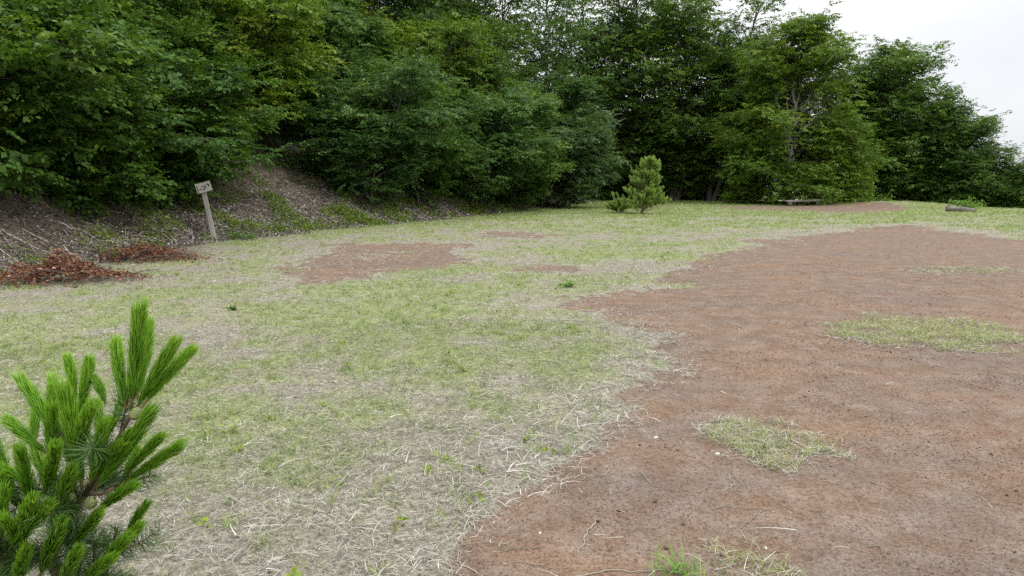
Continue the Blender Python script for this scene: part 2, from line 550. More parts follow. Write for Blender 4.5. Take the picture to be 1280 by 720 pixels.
# ------------------------------------------------------------------ blades
def blades(x, y, length, width, az, pitch0, pitch1, tint, z0, segs=3, hug=None):
    """ribbons that start at (x, y) and bend from pitch0 to pitch1 (degrees above the ground)"""
    n = len(x)
    z = ground_z(x, y) + z0
    P = np.zeros((n, segs + 1, 3))
    P[:, 0] = np.stack([x, y, z], -1)
    turn = rng.normal(0, 0.35, n)
    for k in range(segs):
        t = (k + 0.5) / segs
        p = np.radians(pitch0 + (pitch1 - pitch0) * t)
        a = az + turn * (t - 0.3)
        st = np.stack([np.cos(p) * np.cos(a), np.cos(p) * np.sin(a), np.sin(p)], -1) * (length / segs)[:, None]
        P[:, k + 1] = P[:, k] + st
    side_a = az + np.pi / 2 + rng.normal(0, 0.5, n)
    S = np.stack([np.cos(side_a), np.sin(side_a), rng.normal(0, 0.35, n)], -1)
    W = width[:, None] * np.linspace(1, 0.12, segs + 1)[None] ** 0.7 * 0.5
    A = P - S[:, None] * W[..., None]
    B = P + S[:, None] * W[..., None]
    V = np.stack([A, B], 2).reshape(n, -1, 3)
    b = np.arange(n)[:, None, None] * (2 * (segs + 1))
    f = np.array([[2 * k, 2 * k + 1, 2 * k + 3, 2 * k + 2] for k in range(segs)])[None]
    Qb = (b + f).reshape(-1, 4)
    T = np.repeat(tint, 2 * (segs + 1))
    return V.reshape(-1, 3), Qb, T


class Pool:
    def __init__(s):
        s.V, s.Q, s.T, s.n = [], [], [], 0

    def add(s, VQT):
        V, Q_, T = VQT
        s.V.append(V)
        s.Q.append(Q_ + s.n)
        s.T.append(np.clip(T, 0, 1))
        s.n += len(V)

    def mesh(s, name, mat):
        return mesh_from(name, np.concatenate(s.V), np.concatenate(s.Q), mat, {"tint": np.concatenate(s.T)})


HALF = R(48)


def sector(r0, r1, density):
    n = int(density * HALF * (r1 * r1 - r0 * r0))
    r = np.sqrt(rng.uniform(r0 * r0, r1 * r1, n))
    a = rng.uniform(-HALF, HALF, n)
    return r * np.sin(a), r * np.cos(a)


straw, green = Pool(), Pool()
for r0, r1, ds, dg, wmul in ((1.6, 4.5, 8500, 3000, 1.0), (4.5, 8, 5000, 1350, 1.2), (8, 14, 1600, 500, 1.7), (14, 24, 400, 260, 2.6), (24, 40, 95, 190, 4.2),
                             (40, 66, 24, 100, 6.5)):
    x, y = sector(r0, r1, ds)
    s = soil_sd(x, y)
    bank = foot_d(x, y)
    scale = np.clip(np.hypot(x, y) / 9, 0.5, 2.2)
    p = (0.7 * sstep(0.16, -0.75, s / scale) + 0.3 * sstep(0.5, -0.1, s / scale)) * sstep(1.4, -0.2, bank)
    g = green_field(x, y, s)
    clump = fbm(x, y, 6, 41, 3)
    p = p * (1 - 0.4 * g) * (0.45 + 1.1 * sstep(0.35, 0.65, clump))
    keep = rng.uniform(size=len(x)) < np.maximum(p, 0.004 * (s > 0) * (r1 < 9))
    x, y, s = x[keep], y[keep], s[keep]
    n = len(x)
    edge = np.exp(-np.maximum(-s, 0) / 0.7)
    L = rng.gamma(3, 0.0115, n) * (1 + 0.45 * edge) + 0.012
    L *= (1 + 0.14 * (wmul - 1))
    w = rng.uniform(0.0013, 0.0034, n) * wmul * (1 + 0.1 * edge)
    L = np.minimum(L, 0.16)
    tint = rng.beta(1.3, 1.7, n) * 0.92 + 0.2 * edge * rng.uniform(size=n) + 0.25 * (clump[keep] - 0.5)
    straw.add(blades(x, y, L, w, rng.uniform(0, 2 * np.pi, n), rng.uniform(2, 34, n), rng.uniform(-26, 8, n), tint,
                     rng.uniform(0.0, 0.014, n), 3 if r1 < 9 else 2))
    # green: tufts
    x, y = sector(r0, r1, dg / 5)
    s = soil_sd(x, y)
    bank = foot_d(x, y)
    scale = np.clip(np.hypot(x, y) / 9, 0.5, 2.2)
    g = green_field(x, y, s)
    p = sstep(0.12, -0.4, s / scale) * sstep(1.8, 0.2, bank) * (0.07 + 1.0 * g ** 1.6)
    keep = rng.uniform(size=len(x)) < p
    x, y, g = x[keep], y[keep], g[keep]
    k = 6
    spread = 0.018 * (1 + 0.6 * (wmul - 1))
    tuft_t = rng.normal(0.5 if r1 < 20 else 0.62, 0.17, len(x))
    hgt = rng.uniform(0.6, 1.4, len(x))
    x = np.repeat(x, k) + rng.normal(0, spread, len(x) * k)
    y = np.repeat(y, k) + rng.normal(0, spread, len(y) * k)
    n = len(x)
    L = np.repeat(hgt, k) * rng.uniform(0.025, 0.07, n) * (1 + 0.12 * (wmul - 1))
    w = rng.uniform(0.002, 0.0046, n) * wmul
    green.add(blades(x, y, L, w, rng.uniform(0, 2 * np.pi, n), rng.uniform(30, 85, n), rng.uniform(0, 55, n),
                     np.repeat(tuft_t, k) + rng.normal(0, 0.13, n), np.zeros(n), 3 if r1 < 9 else 2))

# bigger fresh tufts dotted through the thatch close by
x, y = sector(1.8, 8.5, 20)
s = soil_sd(x, y)
keep = (s < -0.12) & (rng.uniform(size=len(x)) < 0.25 + 0.75 * sstep(0.42, 0.6, fbm(x, y, 1.1, 45, 3)))
x, y = x[keep], y[keep]
k = 16
tuft_t = rng.normal(0.62, 0.16, len(x))
hgt = rng.uniform(0.5, 1.3, len(x))
x = np.repeat(x, k) + rng.normal(0, 0.028, len(x) * k)
y = np.repeat(y, k) + rng.normal(0, 0.028, len(y) * k)
n = len(x)
green.add(blades(x, y, np.repeat(hgt, k) * rng.uniform(0.03, 0.095, n), rng.uniform(0.0025, 0.0055, n), rng.uniform(0, 2 * np.pi, n), rng.uniform(35, 85, n),
                 rng.uniform(-10, 50, n), np.repeat(tuft_t, k) + rng.normal(0, 0.12, n), np.zeros(n), 4))

# long dead runners at the frayed edge of the turf in front and across the soil
x, y = sector(2.0, 9, 14)
s = soil_sd(x, y)
keep = (rng.uniform(size=len(x)) < np.exp(-np.abs(s + 0.15) / 0.35))
x, y = x[keep], y[keep]
n = len(x)
straw.add(blades(x, y, rng.uniform(0.06, 0.26, n), rng.uniform(0.002, 0.0042, n), rng.uniform(0, 2 * np.pi, n), rng.uniform(0, 22, n), rng.uniform(-16, 0, n),
                 rng.uniform(0.55, 1.0, n), np.full(n, 0.006), 6))
# broad pale blades of last year matted together, lower middle of the photo
c = at(590, 570)
x = c[0] + rng.normal(0, 0.75, 400)
y = c[1] + rng.normal(0, 0.8, 400)
keep = soil_sd(x, y) < 0.02
x, y = x[keep], y[keep]
n = len(x)
straw.add(blades(x, y, rng.uniform(0.06, 0.20, n), rng.uniform(0.002, 0.0045, n), rng.normal(0.5, 0.9, n), rng.uniform(2, 30, n), rng.uniform(-25, 2, n),
                 rng.uniform(0.6, 1.0, n), rng.uniform(0.004, 0.03, n), 5))

# thin runners creeping over the soil
def runner(pts, rad=0.0022, tint=0.6):
    g = []
    P = np.array([at(*p) for p in pts])
    t = np.linspace(0, 1, 24)
    Px = np.interp(t, np.linspace(0, 1, len(P)), P[:, 0]) + np.cumsum(rng.normal(0, 0.004, 24))
    Py = np.interp(t, np.linspace(0, 1, len(P)), P[:, 1]) + np.cumsum(rng.normal(0, 0.004, 24))
    Pz = ground_z(Px, Py) + rad * 1.2 + 0.004 * np.abs(np.sin(t * 19))
    G = Geo()
    G.tube(np.stack([Px, Py, Pz], -1), np.linspace(rad, rad * 0.5, 24), 5, tint)
    straw.add((np.concatenate(G.V), np.concatenate(G.Q), np.concatenate(G.T)))


for pts in ([(910, 590), (922, 604), (912, 612), (898, 615)], [(916, 588), (928, 600), (945, 612)], [(892, 634), (910, 628), (940, 629), (958, 630)],
            [(690, 590), (730, 625), (745, 650)], [(745, 650), (728, 672), (722, 690)], [(620, 684), (650, 682), (684, 680)], [(640, 700), (680, 703), (720, 704)],
            [(712, 720), (760, 712), (810, 712), (860, 716)], [(800, 590), (815, 606), (840, 616)], [(1085, 680), (1100, 676), (1112, 690), (1105, 702)],
            [(830, 425), (850, 412), (866, 411)], [(960, 632), (930, 655), (915, 668)], [(930, 718), (955, 706), (980, 695)], [(560, 660), (590, 640), (640, 610)],
            [(600, 715), (575, 700), (580, 680)], [(700, 560), (730, 565), (738, 548)], [(560, 500), (610, 492), (650, 498)], [(520, 655), (560, 640), (600, 642)]):
    runner(pts, rng.uniform(0.0014, 0.0028), rng.uniform(0.25, 0.68))

grass_dry = tag(obj("dry_grass", straw.mesh("dry_grass", M_straw)), kind="stuff")
grass_green = tag(obj("green_grass", green.mesh("green_grass", M_grass)), kind="stuff")


# ------------------------------------------------------------------ islands of grass in the soil, each a thing
def clump(label, px, py, rx, ry, n_s, n_g, rot=0.0, hgt=0.07, lush=False, wid=1.0):
    c = at(px, py)
    cz = gz1(c[0], c[1])
    o = thing("grass_clump", label, "grass clump", (c[0], c[1], cz))

    def spots(n, k):
        a = rng.uniform(0, 2 * np.pi, n)
        q = np.sqrt(rng.uniform(0, 1, n)) * k * 1.25
        q = q * (0.75 + 0.5 * vnoise(np.cos(a) * 2 + px, np.sin(a) * 2, 1.3, 77))
        u, v = rx * q * np.cos(a), ry * q * np.sin(a)
        ok = rng.uniform(size=n) < sstep(0.30, 0.66, fbm(u / rx + px, v / ry, 2.4, 79, 4) + 0.38 * (0.80 - q))
        u, v = u[ok], v[ok]
        return c[0] + u * math.cos(rot) - v * math.sin(rot), c[1] + u * math.sin(rot) + v * math.cos(rot)

    off = np.array((c[0], c[1], cz))
    x, y = spots(n_s, 1.08)
    n = len(x)
    V, Q_, T = blades(x, y, rng.gamma(4, 0.013, n) + 0.02, rng.uniform(0.0016, 0.004, n) * wid, rng.uniform(0, 2 * np.pi, n), rng.uniform(0, 45, n),
                      rng.uniform(-35, 5, n), np.clip(rng.beta(2, 2, n) * 0.9 + 0.1, 0, 1), rng.uniform(0, 0.02, n), 3)
    tag(obj("dead_blades", mesh_from("dead_blades", V - off, Q_, M_straw, {"tint": T}), o), kind="stuff")
    x, y = spots(n_g, 0.9)
    n = len(x)
    V, Q_, T = blades(x, y, rng.uniform(0.5, 1.5, n) * hgt, rng.uniform(0.002, 0.0045, n) * wid, rng.uniform(0, 2 * np.pi, n), rng.uniform(20, 80, n),
                      rng.uniform(-20, 50, n), np.clip(rng.normal(0.82, 0.2, n), 0, 1), np.zeros(n), 3)
    tag(obj("green_blades", mesh_from("green_blades", V - off, Q_, M_lush if lush else M_grass, {"tint": T}), o), kind="stuff")
    return o


clump("wide grass island alone on the red soil at the right, green with pale straw around", 1155, 416, 1.02, 0.8, 6500, 6200, 0.1, 0.075, wid=1.35)
clump("small flat streak of dry grass farthest out on the bare red soil", 1205, 339, 1.15, 0.55, 1800, 700, 0.0, 0.06, wid=2.2)
clump("ragged grass island with loose white straw on the soil in front", 962, 552, 0.36, 0.36, 4300, 2300, 0.25, 0.065)
clump("sparse wiry grass clump at the lower edge of the soil beside the long bright blades", 935, 702, 0.17, 0.24, 420, 260, 0.5, 0.08)

tc_ = at(850, 716)
o = thing("grass_tuft", "tuft of long bright green blades at the lower edge of the soil", "grass tuft", (tc_[0], tc_[1], gz1(tc_[0], tc_[1])))
n = 60
x = tc_[0] + rng.normal(0, 0.055, n)
y = tc_[1] + rng.normal(0, 0.03, n)
V, Q_, T = blades(x, y, rng.uniform(0.05, 0.17, n), rng.uniform(0.004, 0.007, n), rng.uniform(0, 2 * np.pi, n), rng.uniform(55, 88, n), rng.uniform(-40, 50, n),
                  np.clip(rng.normal(0.6, 0.2, n), 0, 1), np.zeros(n), 6)
obj("blade_cluster", mesh_from("blade_cluster", V - np.array(o.location), Q_, M_lush, {"tint": T}), o)


# ------------------------------------------------------------------ crumbs of soil
def crumbs(x, y, size, tint):
    n = len(x)
    U = np.array([(1, 0, 0), (0, 1, 0), (-1, 0, 0), (0, -1, 0), (0, 0, 1), (0, 0, -1)], float)
    s = size[:, None, None] * rng.uniform(0.55, 1.2, (n, 6, 1))
    a = rng.uniform(0, 6.28, n)
    c_, s_ = np.cos(a)[:, None], np.sin(a)[:, None]
    ux = U[None, :, 0] * c_ - U[None, :, 1] * s_
    uy = U[None, :, 0] * s_ + U[None, :, 1] * c_
    V = np.stack([ux, uy, np.broadcast_to(U[None, :, 2] * 0.7, ux.shape)], -1) * s
    V = V + np.stack([x, y, ground_z(x, y) + 0.25 * size], -1)[:, None]
    f = np.array([(4, 0, 1, 1), (4, 1, 2, 2), (4, 2, 3, 3), (4, 3, 0, 0)])
    f = np.array([(0, 1, 4), (1, 2, 4), (2, 3, 4), (3, 0, 4), (1, 0, 5), (2, 1, 5), (3, 2, 5), (0, 3, 5)])
    Qc = (np.arange(n)[:, None, None] * 6 + f[None]).reshape(-1, 3)
    return V.reshape(-1, 3), Qc, np.repeat(tint, 6)


Vs, Qs, Ts, nn = [], [], [], 0
for r0, r1, den, s0, s1 in ((1.8, 4.5, 2600, 0.0015, 0.0085), (4.5, 8, 1300, 0.0025, 0.012), (8, 16, 260, 0.005, 0.017), (16, 34, 26, 0.009, 0.026), (1.8, 9, 9, 0.008, 0.03)):
    x, y = sector(r0, r1, den)
    s = soil_sd(x, y)
    cl = fbm(x, y, 2.2, 61, 4)
    keep = (s > -0.12) & (rng.uniform(size=len(x)) < 0.16 + 0.84 * sstep(0.42, 0.62, cl))
    x, y = x[keep], y[keep]
    n = len(x)
    V, Q_, T = crumbs(x, y, s0 + (s1 - s0) * rng.beta(1, 5, n), np.clip(rng.beta(2, 2, n) * 0.98 + (rng.uniform(size=n) < 0.006), 0, 1))
    Vs.append(V), Qs.append(Q_ + nn), Ts.append(T)
    nn += len(V)
tag(obj("soil_crumbs", mesh_from("soil_crumbs", np.concatenate(Vs), np.concatenate(Qs), M_crumb, {"tint": np.concatenate(Ts)}, False, 3)), kind="stuff")


def pebble(label, px, py, sx, sy, sz):
    c = at(px, py)
    import bmesh
    bm = bmesh.new()
    bmesh.ops.create_icosphere(bm, subdivisions=2, radius=1)
    for v in bm.verts:
        k = 1 + rng.uniform(-0.16, 0.16)
        v.co.x *= sx * k
        v.co.y *= sy * k
        v.co.z *= sz * k
    me = bpy.data.meshes.new("pebble")
    bm.to_mesh(me)
    bm.free()
    me.materials.append(M_stone)
    o_ = obj("pebble", me, None, (c[0], c[1], gz1(c[0], c[1]) + sz * 0.6))
    o_.rotation_euler.z = rng.uniform(0, 3)
    tag(o_, label, "pebble")


pebble("white chip lying on the soil between turf edge and ragged grass island", 820, 545, 0.02, 0.012, 0.008)
pebble("pale pebble at the lower left rim of the ragged grass island", 897, 566, 0.014, 0.010, 0.009)
pebble("tiny pale pebble near the sparse wiry grass at the bottom", 957, 682, 0.007, 0.008, 0.007)
pebble("small grey pebble on the soil above the dead runner at lower left", 675, 664, 0.008, 0.007, 0.006)


# ------------------------------------------------------------------ foliage
def spray_templates(count, length, step, leaf, droop, seed):
    r = np.random.default_rng(seed)
    out = []
    for _ in range(count):
        pos, dirs, size = [], [], []

        def twig(p0, a, L, dr):
            k = max(2, int(L / step))
            for q in range(k):
                t = (q + 1) / k
                p = np.array((p0[0] + math.cos(a) * L * t, p0[1] + math.sin(a) * L * t, p0[2] - dr * L * t * t + r.normal(0, 0.012)))
                for sd in ((-1, 1) if q < k - 1 else (0,)):
                    if r.uniform() < 0.1:
                        continue
                    la = a + sd * r.uniform(0.6, 1.15)
                    pos.append(p)
                    dirs.append((math.cos(la), math.sin(la), r.normal(-0.22, 0.22)))
                    size.append(leaf * r.uniform(0.7, 1.2) * (0.75 + 0.35 * math.sin(math.pi * min(t + 0.15, 1))))

        twig((0, 0, 0), 0, length, droop)
        ns = max(2, int(length / (step * 2.3)))
        for q in range(ns):
            t = 0.12 + 0.75 * (q + 0.5) / ns
            sd = 1 if q % 2 else -1
            twig((length * t, 0, -droop * length * t * t), sd * r.uniform(0.55, 0.95), length * (0.62 - 0.42 * t) * r.uniform(0.8, 1.2), droop)
        out.append((np.array(pos), np.array(dirs), np.array(size)))
    return out


def crown_mesh(name, sprays, templates, mat, wratio=0.68, tilt=0.42, seed=0):
    """sprays: (pos, azimuth, pitch, scale, tint) -> one mesh of folded leaves"""
    r = np.random.default_rng(seed)
    VV, TT = [], []
    which = r.integers(0, len(templates), len(sprays))
    S = np.array([(*s[0], s[1], s[2], s[3], s[4]) for s in sprays])
    for k, (tp, td, ts) in enumerate(templates):
        sel = S[which == k]
        if not len(sel):
            continue
        m, q = len(sel), len(tp)
        az, pi_, scl = sel[:, 3], sel[:, 4], sel[:, 5]
        roll = r.normal(0, 0.32, m)
        ca, sa, cp, sp, cr, sr = np.cos(az), np.sin(az), np.cos(pi_), np.sin(pi_), np.cos(roll), np.sin(roll)
        X = np.stack([ca * cp, sa * cp, sp], -1)
        Yv = np.stack([-sa, ca, np.zeros(m)], -1)
        Z = np.cross(X, Yv)
        Y2 = Yv * cr[:, None] + Z * sr[:, None]
        Z2 = Z * cr[:, None] - Yv * sr[:, None]
        M = np.stack([X, Y2, Z2], 1)
        base = sel[:, None, :3] + np.einsum('kj,mji->mki', tp, M) * scl[:, None, None]
        D = np.einsum('kj,mji->mki', td, M) + r.normal(0, 0.15, (m, q, 3))
        D /= np.linalg.norm(D, axis=-1, keepdims=True)
        Nn = Z2[:, None] + r.normal(0, tilt, (m, q, 3))
        Sd = np.cross(Nn, D)
        Sd /= np.linalg.norm(Sd, axis=-1, keepdims=True) + 1e-9
        Nn = np.cross(D, Sd)
        L = (ts[None] * (0.6 + 0.4 * scl[:, None]) * r.uniform(0.62, 1.3, (m, q)) * r.uniform(0.8, 1.2, (m, 1)))[..., None]
        W = L * wratio * 0.5
        mid = base + D * L * 0.45
        lift = Nn * L * 0.10
        tip = base + D * L - Nn * L * 0.08
        V = np.stack([base, mid + Sd * W + lift, tip, mid - Sd * W + lift], 2)
        VV.append(V.reshape(-1, 3))
        TT.append(np.repeat((sel[:, 6][:, None] + r.normal(0, 0.10, (m, q))).ravel(), 4))
    V = np.concatenate(VV)
    return mesh_from(name, V, np.arange(len(V)).reshape(-1, 4), mat, {"tint": np.clip(np.concatenate(TT), 0, 1)})


def grow(h, crown0, env, n_limb, seed, lean=(0, 0), r0=None, up=(0.9, 0.15), twigs=7, spray_gap=0.55, spray_scale=1.0, trunk_top=0.93, fork=0, limb_k=5,
         multi=1, fill=0, fill_r=0.4):
    """skeleton: trunk, limbs and branchlets as tubes; returns Geo and the sprays.  env(t) = crown radius at t of the crown's height"""
    r = np.random.default_rng(seed)
    G = Geo()
    sprays = []
    r0 = r0 or 0.018 * h
    trunks = []
    for q in range(multi):
        t = np.linspace(0, 1, 12)
        sway = np.stack([np.cumsum(r.normal(0, 0.014 * h, 12)), np.cumsum(r.normal(0, 0.014 * h, 12))], -1)
        sway -= sway[:1]
        ox, oy = (0, 0) if multi == 1 else (r.normal(0, 0.25), r.normal(0, 0.25))
        spread = (0, 0) if multi == 1 else (r.normal(0, 0.16 * h), r.normal(0, 0.16 * h))
        P = np.stack([ox + lean[0] * t + sway[:, 0] + spread[0] * t, oy + lean[1] * t + sway[:, 1] + spread[1] * t, t * h * trunk_top * (1 if q == 0 else r.uniform(0.7, 0.95)) - 0.25 * (t == 0)], -1)
        rad = r0 / math.sqrt(multi) * (1 - 0.9 * t ** 0.9) + 0.012
        rad[0] *= 1.35
        G.tube(P, rad, 8, 0.5, 0, False)
        trunks.append(P)
    ga = r.uniform(0, 6)
    for q in range(n_limb):
        P = trunks[q % multi]
        u = (q + r.uniform(0.1, 0.9)) / n_limb
        th = crown0 + (1 - crown0) * u ** 0.92
        th = min(th, 0.985)
        zz = th * (P[-1, 2])
        idx = np.interp(zz, P[:, 2], np.arange(len(P)))
        p0 = np.array([np.interp(idx, np.arange(len(P)), P[:, c]) for c in range(3)])
        ga += 2.4 + r.normal(0, 0.35)
        L = max(env(u) * r.uniform(0.62, 1.14), 0.35)
        e0 = up[0] * (0.35 + 0.65 * u) + r.normal(0, 0.12)
        e1 = up[1] + r.normal(0, 0.22) + 0.55 * u * u
        n = 7
        pts = [p0]
        a = ga
        for k in range(n):
            e = e0 + (e1 - e0) * (k + 0.5) / n
            a += r.normal(0, 0.10)
            pts.append(pts[-1] + np.array((math.cos(a) * math.cos(e), math.sin(a) * math.cos(e), math.sin(e))) * L / n)
        pts = np.array(pts)
        rl = np.linspace(min(0.02 + 0.013 * L, 0.09), 0.008, n + 1)
        G.tube(pts, rl, limb_k, 0.5, 1, False)
        tl = r.normal(0, 0.09)
        nb = max(3, int(twigs * (0.5 + 0.5 * L / max(env(0.4), 0.5))))
        for b in range(nb):
            t = 0.22 + 0.78 * (b + r.uniform(0.2, 0.8)) / nb
            f = t * n
            k = min(int(f), n - 1)
            p = pts[k] + (pts[k + 1] - pts[k]) * (f - k)
            dv = pts[k + 1] - pts[k]
            ba = math.atan2(dv[1], dv[0]) + (1 if b % 2 else -1) * r.uniform(0.5, 1.15)
            be = math.atan2(dv[2], math.hypot(dv[0], dv[1])) * 0.5 + r.normal(0.02, 0.2)
            bl = L * r.uniform(0.24, 0.46) * (1.15 - 0.5 * t) + 0.2
            q1 = p + np.array((math.cos(ba) * math.cos(be), math.sin(ba) * math.cos(be), math.sin(be))) * bl
            q2 = (p + q1) / 2 + np.array((0, 0, 0.05 * bl))
            G.tube(np.array([p, q2, q1]), (0.014, 0.009, 0.004), 3, 0.5, 1, False)
            ns = max(1, int(round(bl / spray_gap)))
            tb = tl + r.normal(0, 0.11)
            for c in range(ns):
                tt = (c + 0.6) / ns
                pp = p + (q1 - p) * tt + r.normal(0, 0.05, 3)
                sa = ba + ((1 if c % 2 else -1) * r.uniform(0.2, 0.7) if c < ns - 1 else r.normal(0, 0.2))
                sprays.append((pp, sa, be * 0.4 + r.normal(-0.08, 0.22), spray_scale * r.uniform(0.75, 1.2), 0.40 + tb + r.normal(0, 0.05)))
        sprays.append((pts[-1], math.atan2(*(pts[-1] - pts[-2])[[1, 0]]), 0.0 + r.normal(0, 0.2), spray_scale * r.uniform(0.8, 1.2), 0.45 + tl))
    for s_ in list(sprays):
        for _ in range(fill):
            o_ = r.normal(0, fill_r, 3) * (1, 1, 0.7)
            sprays.append((s_[0] + o_, s_[1] + r.normal(0, 0.9), s_[2] + r.normal(0.0, 0.24), s_[3] * r.uniform(0.8, 1.1), s_[4] + r.normal(0, 0.04)))
    for P in trunks:
        for _ in range(4):
            sprays.append((P[-1], r.uniform(0, 6.28), r.uniform(0.2, 0.9), spray_scale, 0.5))
    G.trunk = trunks[0]
    return G, sprays


T_near = spray_templates(6, 0.62, 0.076, 0.122, 0.14, 1)
T_mid = spray_templates(6, 0.72, 0.092, 0.132, 0.13, 2)
T_far = spray_templates(6, 0.85, 0.125, 0.175, 0.10, 3)


def dome(w, belly=0.3, top=0.25):
    return lambda u: w * (top + (1 - top) * math.sin(math.pi * min(1, (0.5 * (u / belly) if u < belly else 0.5 + 0.5 * (u - belly) / (1 - belly)))) ** 0.75) if u < 0.999 else w * top


def cone_env(w):
    return lambda u: w * (1 - u) ** 0.75 + 0.25


PROTO = {}


def proto(key, G, sprays, templ, leaf, bark, **kw):
    PROTO[key] = (G.mesh("trunk", [bark, M_bark]), crown_mesh("crown", sprays, templ, leaf, **kw))


# near shrubs of the bank
for k, sd in (("shrub_a", 11), ("shrub_b", 12)):
    G, S = grow(4.3, 0.06, dome(2.7, 0.35, 0.4), 46, sd, multi=4, r0=0.09, up=(0.75, 0.0), twigs=9, spray_gap=0.36, spray_scale=1.0, fill=2, fill_r=0.22)
    proto(k, G, S, T_near, M_leaf_oak, M_bark, seed=sd)
# trees of the wood's edge, leaves down to the ground
for k, sd, m in (("edge_a", 21, M_leaf_oak), ("edge_b", 22, M_leaf_blue), ("edge_c", 23, M_leaf_beech), ("edge_d", 24, M_leaf_grey)):
    G, S = grow(7.0, 0.07, dome(3.1, 0.32, 0.22), 60, sd, multi=3, r0=0.12, up=(1.0, 0.1), twigs=9, spray_gap=0.42, spray_scale=1.05, fill=3, fill_r=0.32)
    proto(k, G, S, T_mid, m, M_bark, seed=sd)
# tall beeches
for k, sd, m in (("tall_a", 31, M_leaf_beech), ("tall_b", 32, M_leaf_beech), ("tall_c", 33, M_leaf_blue)):
    G, S = grow(16.0, 0.17, dome(4.6, 0.35, 0.25), 70, sd, multi=3, r0=0.28, up=(1.15, 0.3), twigs=10, spray_gap=0.58, spray_scale=1.1, fill=1, fill_r=0.45)
    proto(k, G, S, T_far, m, M_bark, seed=sd)
for k, sd in (("full_a", 41), ("full_b", 42)):
    G, S = grow(15.0, 0.05, dome(4.9, 0.3, 0.2), 90, sd, multi=3, r0=0.24, up=(1.15, 0.35), twigs=10, spray_gap=0.55, spray_scale=1.15, fill=3, fill_r=0.5)
    proto(k, G, S, T_far, M_leaf_beech, M_bark, seed=sd)
# the tree standing out on the grass: dense skirt, pale stem showing above it, airy crown
def env_c(u):
    if u < 0.42:
        return 5.6 * (0.82 + 0.18 * math.sin(math.pi * u / 0.42))
    if u < 0.56:
        return 3.3
    return 4.5 * (1 - 0.9 * ((u - 0.56) / 0.44) ** 1.3) + 0.3


G, S = grow(14.6, 0.03, env_c, 92, 55, r0=0.30, up=(0.85, 0.1), twigs=10, spray_gap=0.52, spray_scale=1.1, fill=3, fill_r=0.45)
S2 = []
r_ = np.random.default_rng(3)
for _ in range(2600):                         # suckers and low boughs that make the skirt
    a_, q_, zz_ = r_.uniform(0, 6.283), r_.uniform(0.55, 1.0) ** 0.6, r_.uniform(0.02, 1) ** 1.1
    rad_ = 5.5 * math.sqrt(max(0.0, 1 - (zz_ * 0.97) ** 2.2)) * q_ * (0.72 + 0.5 * float(vnoise(math.cos(a_) * 2 + 5, math.sin(a_) * 2 + zz_ * 2, 1.5, 4)))
    S.append((np.array((math.cos(a_) * rad_ + 0.5, math.sin(a_) * rad_, 0.15 + 6.3 * zz_)), a_ + r_.normal(0, 0.6), r_.normal(0.05, 0.25), r_.uniform(0.85, 1.25),
              0.42 + 0.25 * (float(vnoise(math.cos(a_) * 3, math.sin(a_) * 3 + zz_ * 5, 1.4, 14)) - 0.5)))
for s in S:                                   # thin the leaves in front of the fork so that the pale stem shows
    x_, y_, z_ = s[0]
    tx_, ty_ = np.interp(z_, G.trunk[:, 2], G.trunk[:, 0]), np.interp(z_, G.trunk[:, 2], G.trunk[:, 1])
    if y_ < ty_ + 0.3 and ((3.2 < z_ <= 5.6 and abs(x_ - tx_) < 1.0) or (5.6 < z_ < 8.6 and abs(x_ - tx_) < 1.0 + 0.4 * (z_ - 5.6))) and r_.uniform() < 0.95:
        continue
    S2.append(s)
for z_, b in ((4.9, (-1.6, -0.5, 4.0)), (5.5, (1.5, -0.6, 3.4)), (4.3, (-0.8, -0.8, 3.6)), (4.7, (2.4, -0.7, 2.9)), (5.9, (0.5, -0.7, 3.2))):
    a = np.array([np.interp(z_, G.trunk[:, 2], G.trunk[:, c]) for c in range(3)])
    b = a + np.array(b)
    G.tube(np.array([a, a * 0.6 + b * 0.4 + (0, 0, -0.1), b]), (0.12, 0.085, 0.03), 6, 0.5, 0, False)
PROTO["lone"] = (G.mesh("trunk", [M_bark_pale, M_bark]), crown_mesh("crown", S2, T_far, M_leaf_sunny, seed=5))


def plant(key, px, Y, scale, rot, label, cat="tree", name="broadleaf_tree", group=None, sx=1.0, sink=0.0, leaf=None, dark=None):
    x = (px - 640) / 865.0 * Y / math.cos(PITCH) * 1.0
    z = float(height(np.array([x]), np.array([Y]))[0]) - 0.05 - sink
    o_ = thing(name, label, cat, (x, Y, z), (0, 0, rot), group)
    o_.scale = (scale * sx, scale * sx, scale)
    tm, cm = PROTO[key]
    obj("trunk", tm, o_)
    c_ = obj("crown", cm, o_)
    if leaf:
        c_.material_slots[0].link = 'OBJECT'
        c_.material_slots[0].material = leaf
    return o_


GH, GF = "trees on the wooded bank", "trees along the far edge of the clearing"
# bank, front row
plant("shrub_a", -55, 14.2, 1.05, 0.3, "broad leafy shrub cut by the left edge of the photo, above the rusty brush heaps", "shrub", "leafy_shrub", "shrubs at the foot of the bank", sink=0.6)
plant("shrub_b", 55, 16.2, 1.02, 1.9, "broad leafy shrub on the bank above the small bright green bush", "shrub", "leafy_shrub", "shrubs at the foot of the bank", sink=0.6)
plant("shrub_a", 135, 18.8, 1.05, 3.9, "rounded leafy shrub to the left behind the leaning sign", "shrub", "leafy_shrub", "shrubs at the foot of the bank", sink=0.6)
plant("shrub_b", 222, 21.9, 0.95, 5.1, "smaller leafy shrub directly behind the leaning sign", "shrub", "leafy_shrub", "shrubs at the foot of the bank", sink=0.6)
plant("edge_b", 470, 28.0, 0.78, 0.4, "dark bushy tree just right of the bare brown gully", group=GH)
plant("edge_a", 530, 31.5, 0.82, 2.2, "bushy green tree second to the right of the brown gully", group=GH)
plant("edge_b", 588, 35.0, 0.86, 4.0, "dark bluish tree in the middle of the bank's front row", group=GH, leaf=M_leaf_blue)
